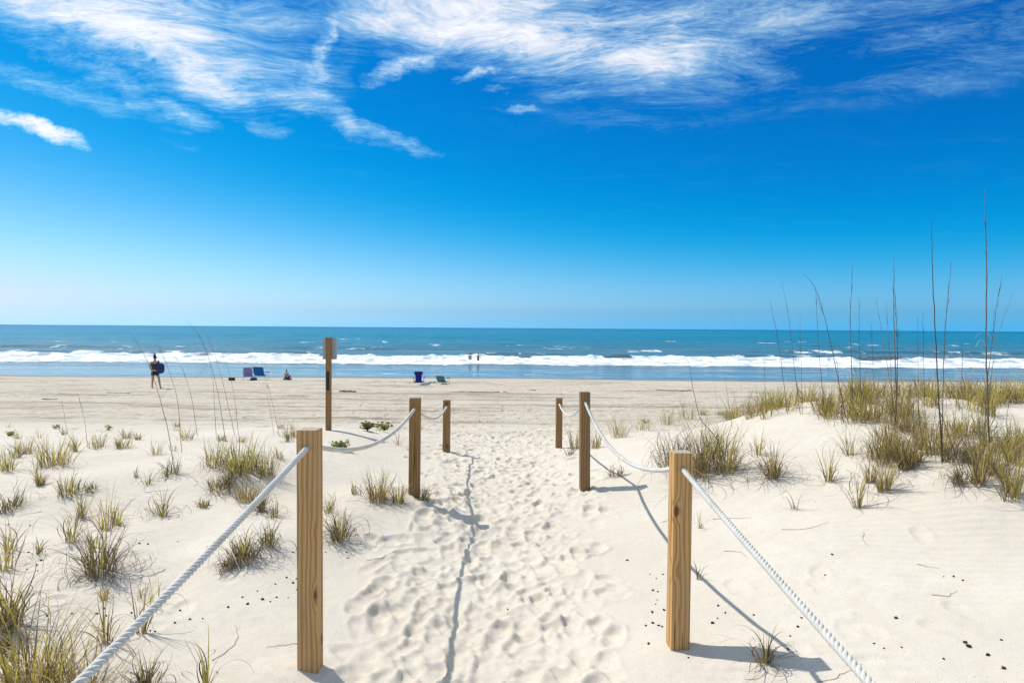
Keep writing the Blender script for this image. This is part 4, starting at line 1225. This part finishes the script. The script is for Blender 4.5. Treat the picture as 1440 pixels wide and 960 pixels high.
def person(loc, rz, J, hands=True, seated=False, female=True):
    """J: joints in the local frame (x right, y forward, z up). returns root, body joints"""
    order = ['pelvis', 'waist', 'chest', 'neck', 'chin', 'crown']
    V = []; E = []; Rr = []; I = {}
    def add(n, p, r, par=None):
        I[n] = len(V); V.append(p); Rr.append(r)
        if par is not None: E.append((I[par], I[n]))
    add('pelvis', J['pelvis'], (.150, .115))
    add('waist', J['waist'], (.125, .095), 'pelvis')
    add('chest', J['chest'], (.140, .105), 'waist')
    add('neckbase', J['neckbase'], (.075, .065), 'chest')
    add('neck', J['neck'], (.050, .050), 'neckbase')
    add('head', J['head'], (.078, .090), 'neck')
    add('crown', J['crown'], (.066, .076), 'head')
    for s in 'LR':
        add('sh' + s, J['sh' + s], .056, 'chest'); add('ua' + s, (Vector(J['sh' + s]) * .5 + Vector(J['el' + s]) * .5), .044, 'sh' + s)
        add('el' + s, J['el' + s], .037, 'ua' + s); add('wr' + s, J['wr' + s], .026, 'el' + s)
        add('hip' + s, J['hip' + s], .092, 'pelvis'); add('th' + s, (Vector(J['hip' + s]) * .5 + Vector(J['kn' + s]) * .5), .078, 'hip' + s)
        add('kn' + s, J['kn' + s], .054, 'th' + s); add('ca' + s, (Vector(J['kn' + s]) * .68 + Vector(J['an' + s]) * .32), .056, 'kn' + s)
        add('an' + s, J['an' + s], .036, 'ca' + s)
        add('toe' + s, Vector(J['an' + s]) + Vector(J.get('ft' + s, (0, .15, -.05))), .032, 'an' + s)
    me = skin_mesh('person', V, E, Rr)
    bm = bmesh.new(); bm.from_mesh(me)
    for s, sg in (('L', -1), ('R', 1)):
        d = Vector(J['wr' + s]) - Vector(J['el' + s])
        hand_into(bm, J['wr' + s], d, (0, 1, 0) if abs(d.normalized().y) < .8 else (1, 0, 0))
    fwd = Vector(J.get('look', (0, 1, 0)))
    face_into(bm, Vector(J['head']) + Vector((0, 0, .03)), fwd, .088)
    me2 = bm_mesh('person', bm, True)
    return link('person', me2, M['skin'], None, loc), I


def put(o, rz): o.rotation_euler = (0, 0, rz)


STAND = dict(pelvis=(0, 0, .88), waist=(0, .01, 1.03), chest=(0, .0, 1.22), neckbase=(0, -.01, 1.38), neck=(0, 0, 1.44), head=(0, .02, 1.53), crown=(0, .01, 1.62),
             shL=(-.17, -.01, 1.34), elL=(-.23, -.03, 1.08), wrL=(-.20, .12, .90), shR=(.17, -.01, 1.34), elR=(.27, -.04, 1.09), wrR=(.25, .10, .95),
             hipL=(-.09, 0, .84), knL=(-.12, .03, .46), anL=(-.13, -.02, .07), hipR=(.09, 0, .84), knR=(.17, .05, .47), anR=(.25, .0, .07))
STAND = {k: Vector(v) for k, v in STAND.items()}
# the woman walking towards the water
P = hit(218, 546)
wom, _ = person(P, 0, STAND)
put(wom, R(8)); wom.location = P + Vector((0, 0, .0))
wom.scale = (1.04,) * 3
tag(wom, 'woman seen from behind on the beach, dark bun, dark shorts, big bag', 'person')
hme = chain([(0, .015, 1.58), (0, -.01, 1.60), (0, -.055, 1.56), (0, -.07, 1.50)], [(.086, .09), (.09, .092), .075, .045], 'hair')
bm = bmesh.new(); bm.from_mesh(hme)
r_ = bmesh.ops.create_icosphere(bm, subdivisions=3, radius=.058, matrix=Matrix.Translation((0, -.04, 1.70)))
link('hair', bm_mesh('hair', bm, True), M['hair'], wom)
link('shirt', skin_mesh('shirt', [(0, 0, .92), (0, .01, 1.03), (0, 0, 1.22), (0, -.01, 1.35), (-.15, -.01, 1.34), (.15, -.01, 1.34)],
                        [(0, 1), (1, 2), (2, 3), (2, 4), (2, 5)], [(.18, .145), (.165, .13), (.172, .135), (.09, .08), .074, .074]), M['top'], wom)
link('shorts', skin_mesh('shorts', [(0, 0, .95), (0, 0, .86), (-.1, .0, .80), (-.115, .01, .62), (.1, 0, .80), (.13, .02, .62)],
                         [(0, 1), (1, 2), (2, 3), (1, 4), (4, 5)], [(.165, .13), (.178, .14), .118, .108, .118, .108]), M['shorts'], wom)
for s in (-1, 1):
    a_ = STAND['anL' if s < 0 else 'anR']
    bm = bmesh.new(); box_bm(bm, (a_.x, a_.y + .06, .012), (.10, .26, .024), None, .008)
    link('sandal', bm_mesh('sandal', bm), M['black'], wom)
# her bag
bagr = empty('shoulder_bag', wom.location); bagr.rotation_euler = wom.rotation_euler; bagr.scale = wom.scale
tag(bagr, 'big rounded navy bag hanging at the right side of the woman on the beach', 'bag')
bm = bmesh.new(); bmesh.ops.create_uvsphere(bm, u_segments=24, v_segments=16, radius=1.)
for v in bm.verts:
    c = v.co; k = 1 + .05 * math.sin(c.x * 5) * math.cos(c.z * 4)
    sg = lambda q, e: math.copysign(abs(q) ** e, q)
    v.co = Vector((.29 + sg(c.x, .75) * .19 * k, -.08 + sg(c.y, .8) * .14, 1.02 + sg(c.z, .75) * .27 * k))
link('body', bm_mesh('body', bm, True), M['bag'], bagr)
link('strap', chain([(.2, -.02, 1.2), (.17, -.10, 1.36), (.16, -.02, 1.42), (.17, .08, 1.34), (.24, .06, 1.18)], [(.022, .008)] * 5, 'strap', 1), M['bag'], bagr)

# bathers in the surf
def bather(px, py_feet, y, rz, label, cloth, arms, dz):
    d = ray(px, py_feet)
    J = dict(STAND)
    J.update({k: Vector(v) for k, v in arms.items()})
    o, _ = person((d.x * y, y, SEA - dz), rz, J)
    put(o, rz)
    tag(o, label, 'person', 'bathers in the surf')
    link('hair', chain([(0, .015, 1.58), (0, -.01, 1.60), (0, -.05, 1.55)], [(.086, .09), (.09, .092), .07], 'hair'), M['hair'], o)
    link('swimsuit', skin_mesh('swimsuit', [(0, 0, .84), (0, 0, .9), (0, .01, 1.03), (0, 0, 1.22), (0, -.01, 1.33), (-.1, 0, .78), (.1, 0, .78)],
                               [(0, 1), (1, 2), (2, 3), (3, 4), (0, 5), (0, 6)], [(.165, .13), (.165, .13), (.142, .112), (.156, .12), (.10, .09), .11, .11]), cloth, o)
    return o


bather(661, 503, 83.2, R(30), 'bather in grey standing waist deep in the breaking wave, left of the two', M['greytop'], {}, .86)
bather(672.5, 505, 81.5, R(160), 'bather in dark swimwear in the surf, right of the two', M['swim'], dict(elR=(.36, .02, 1.16), wrR=(.52, .08, 1.05), elL=(-.36, .02, 1.18), wrL=(-.5, .1, 1.1)), .80)


# ------------------------------------------------------------------ beach chairs and bags
def tube_mesh(paths, r=.011):
    a = Acc()
    for p in paths:
        V, F = tube_np(spline(p, max(8, 4 * len(p))), r, 8); a.add(V, F)
    return a.mesh('frame')


def sheet(pts, w, thick, name, sag=.02):
    """cloth sling hung along a profile of (y, z) points, width w"""
    P = spline([(0, *p) for p in pts], 14)
    n = 9
    V = []
    T = np.gradient(P, axis=0); N = np.stack([np.zeros(len(P)), -T[:, 2], T[:, 1]], 1); N /= np.linalg.norm(N, axis=1)[:, None]
    for side in (0, 1):
        for i in range(len(P)):
            for j in range(n):
                u = j / (n - 1) - .5
                q = P[i] - N[i] * (sag * (1 - 4 * u * u)) + N[i] * (thick * side)
                V.append((u * w, q[1], q[2]))
    m = len(P); F = []
    def id(s, i, j): return s * m * n + i * n + j
    for i in range(m - 1):
        for j in range(n - 1):
            F.append((id(0, i, j), id(0, i + 1, j), id(0, i + 1, j + 1), id(0, i, j + 1)))
            F.append((id(1, i, j), id(1, i, j + 1), id(1, i + 1, j + 1), id(1, i + 1, j)))
        F.append((id(0, i, 0), id(1, i, 0), id(1, i + 1, 0), id(0, i + 1, 0)))
        F.append((id(0, i, n - 1), id(0, i + 1, n - 1), id(1, i + 1, n - 1), id(1, i, n - 1)))
    for j in range(n - 1):
        F.append((id(0, 0, j), id(0, 0, j + 1), id(1, 0, j + 1), id(1, 0, j)))
        F.append((id(0, m - 1, j), id(1, m - 1, j), id(1, m - 1, j + 1), id(0, m - 1, j + 1)))
    return mesh_np(name, V, F, True)


def beach_chair(px, py, rz, cloth, label, w=.58, hback=.62, seatz=.22, rec=.32, bw=None, grp='low beach chairs by the water'):
    """low folding chair facing +Y locally (the sea); its back turned to the camera"""
    P = hit(px, py)
    P.z = float(HS(P.x, P.y))
    root = empty('beach_chair', P, rz)
    tag(root, label, 'chair', grp)
    top = (-.25 - rec * hback, seatz + hback)
    link('backrest', sheet([(-.22, seatz), (-.25 - .4 * rec * hback, seatz + .4 * hback), top], bw or w - .05, .006, 'backrest'), cloth, root)
    link('seat', sheet([(-.20, seatz - .01), (0., seatz - .03), (.22, seatz + .05)], w - .05, .006, 'seat', .03), cloth, root)
    for s in (-1, 1):
        x = s * w / 2
        link('frame', tube_mesh([[(x, .24, seatz + .06), (x, -.2, seatz - .02), (x, -.24, seatz), (x, top[0], top[1])]]), M['metal'], root)
        link('leg', tube_mesh([[(x, .18, seatz + .22), (x, .24, seatz), (x, .16, .01), (x, -.02, .01)]]), M['metal'], root)
        link('leg', tube_mesh([[(x, -.12, seatz + .22), (x, -.22, seatz), (x, -.36, .01), (x, -.2, .01)]]), M['metal'], root)
        bm = bmesh.new(); box_bm(bm, (s * (w / 2 + .02), .02, seatz + .26), (.075, .40, .04), None, .008)
        link('armrest', bm_mesh('armrest', bm), M['navy'] if cloth == M['navy'] else M['black'], root)
    link('crossbar', tube_mesh([[(-w / 2, top[0], top[1]), (0, top[0], top[1] + .005), (w / 2, top[0], top[1])]]), M['metal'], root)
    return root


ch1 = beach_chair(349, 534, R(18), M['lilac'], 'low beach chair draped with a lilac towel, left of the blue canvas chair', w=.58, hback=.62, seatz=.25, rec=.4)
ch2 = beach_chair(368, 533.5, R(-14), M['blue'], 'wide bright blue canvas beach chair by the water', w=.82, hback=.62, seatz=.26, rec=.3)
ch3 = beach_chair(589, 541, R(4), M['navy'], 'navy high-backed beach chair with a padded headrest beside a green towel', w=.60, hback=.66, seatz=.2, rec=.2, bw=.38)
bm = bmesh.new(); box_bm(bm, (0, -.37, .76), (.50, .09, .22), None, .04)
link('headrest', bm_mesh('headrest', bm, True), M['navy'], ch3)
ch4 = beach_chair(624, 540, R(-22), M['teal'], 'low teal striped chair tipped back on the sand, rightmost of the chairs', w=.60, hback=.42, seatz=.16, rec=.7)
# pillow on the navy chair
# dark bag between the two left chairs
P = hit(354, 535); P.z = float(HS(P.x, P.y))
bm = bmesh.new(); box_bm(bm, (0, 0, .13), (.42, .26, .26), None, .06)
for v in bm.verts:
    v.co.x *= 1 - .35 * v.co.z; v.co.y *= 1 - .8 * v.co.z
bagb = empty('tote_bag', P + Vector((.2, -.2, 0))); tag(bagb, 'dark blue soft bag on the sand between lilac and blue chairs', 'bag')
link('body', bm_mesh('body', bm, True), M['denim'], bagb)
link('handle', tube_mesh([[(-.12, 0, .22), (-.09, 0, .34), (.09, 0, .34), (.12, 0, .22)]], .012), M['denim'], bagb)
# black cooler at the left
P = hit(326, 535); P.z = float(HS(P.x, P.y))
cool = empty('cooler', P, R(6)); tag(cool, 'small black cooler box standing on the sand left of the lilac chair', 'cooler')
bm = bmesh.new(); box_bm(bm, (0, 0, .11), (.36, .26, .22), None, .02); link('body', bm_mesh('body', bm), M['black'], cool)
bm = bmesh.new(); box_bm(bm, (0, 0, .2425), (.38, .28, .04), None, .012); link('lid', bm_mesh('lid', bm), M['black'], cool)
link('handle', tube_mesh([[(-.19, 0, .2), (-.2, -.05, .27), (.2, -.05, .27), (.19, 0, .2)]], .01), M['metal'], cool)
# towels lying by the navy chair
def towel(px, py, lx, ly, mat, label, seed):
    P = hit(px, py); n = 14
    X, Y = np.meshgrid(np.linspace(-lx / 2, lx / 2, n * 2), np.linspace(-ly / 2, ly / 2, n))
    zz = HS(X + P.x, Y + P.y) - P.z + .03 + .09 * np.clip(fbm(X * 3 + seed, Y * 3, seed, 3) + .25, 0, 1)
    V0 = np.stack([X, Y, zz], -1).reshape(-1, 3); V1 = V0 - (0, 0, .012)
    i = np.arange(n * 2 * n).reshape(n, n * 2)
    F = np.stack([i[:-1, :-1], i[:-1, 1:], i[1:, 1:], i[1:, :-1]], -1).reshape(-1, 4)
    k = len(V0)
    ring = np.r_[i[0, :], i[1:, -1], i[-1, -2::-1], i[-2:0:-1, 0]]
    S = np.stack([ring, np.roll(ring, -1), np.roll(ring, -1) + k, ring + k], 1)
    o = link('beach_towel', mesh_np('beach_towel', np.vstack([V0, V1]), np.vstack([F, F[:, ::-1] + k, S])), mat, None, P)
    tag(o, label, 'towel')


towel(608, 538.5, .42, .7, M['green_towel'], 'crumpled green towel on the sand between navy chair and teal chair', 4)
towel(599, 540, .5, .4, M['bluetowel'], 'crumpled blue towel on the sand touching the navy chair', 8)

# the person sitting low by the water
P = hit(404, 534); P.z = float(HS(P.x, P.y))
SIT = dict(pelvis=(0, -.05, .22), waist=(0, -.12, .36), chest=(0, -.17, .54), neckbase=(0, -.18, .69), neck=(0, -.17, .75), head=(0, -.14, .84), crown=(0, -.14, .93),
           shL=(-.17, -.17, .65), elL=(-.22, -.05, .42), wrL=(-.15, .17, .40), shR=(.17, -.17, .65), elR=(.22, -.05, .42), wrR=(.15, .17, .40),
           hipL=(-.09, -.02, .21), knL=(-.13, .38, .40), anL=(-.12, .62, .07), hipR=(.09, -.02, .21), knR=(.13, .38, .40), anR=(.12, .62, .07))
SIT = {k: Vector(v) for k, v in SIT.items()}
sp, _ = person(P, 0, SIT); put(sp, R(-5)); sp.scale = (.72,) * 3
tag(sp, 'person in a grey shirt sitting low on the sand facing the sea', 'person')
link('hair', chain([(0, -.145, .89), (0, -.165, .91), (0, -.21, .86), (0, -.22, .80)], [(.086, .09), (.09, .092), .075, .05], 'hair'), M['hair'], sp)
link('shirt', skin_mesh('shirt', [(0, -.06, .27), (0, -.12, .36), (0, -.17, .54), (0, -.18, .66), (-.15, -.17, .65), (.15, -.17, .65)],
                        [(0, 1), (1, 2), (2, 3), (2, 4), (2, 5)], [(.17, .13), (.15, .115), (.16, .12), (.085, .075), .066, .066]), M['greytop'], sp)
link('shorts', skin_mesh('shorts', [(0, -.05, .24), (-.1, .0, .22), (-.12, .24, .33), (.1, 0, .22), (.12, .24, .33)],
                         [(0, 1), (1, 2), (0, 3), (3, 4)], [(.18, .13), .118, .1, .118, .1]), M['shorts'], sp)
cm = empty('seat_cushion', P, R(-5)); 
tag(cm, 'flat black cushion under the person sitting by the water', 'cushion')
bm = bmesh.new(); box_bm(bm, (0, -.02, .055), (.46, .42, .11), None, .03)
link('pad', bm_mesh('pad', bm, True), M['black'], cm)

# ------------------------------------------------------------------ view
vs = scene.view_settings
scene.display_settings.display_device = 'sRGB'
vs.view_transform = 'Standard'; vs.look = 'None'; vs.gamma = 1; vs.exposure = -0.02; vs.use_curve_mapping = False
scene.render.engine = 'CYCLES'
scene.cycles.max_bounces = 8; scene.cycles.transparent_max_bounces = 8
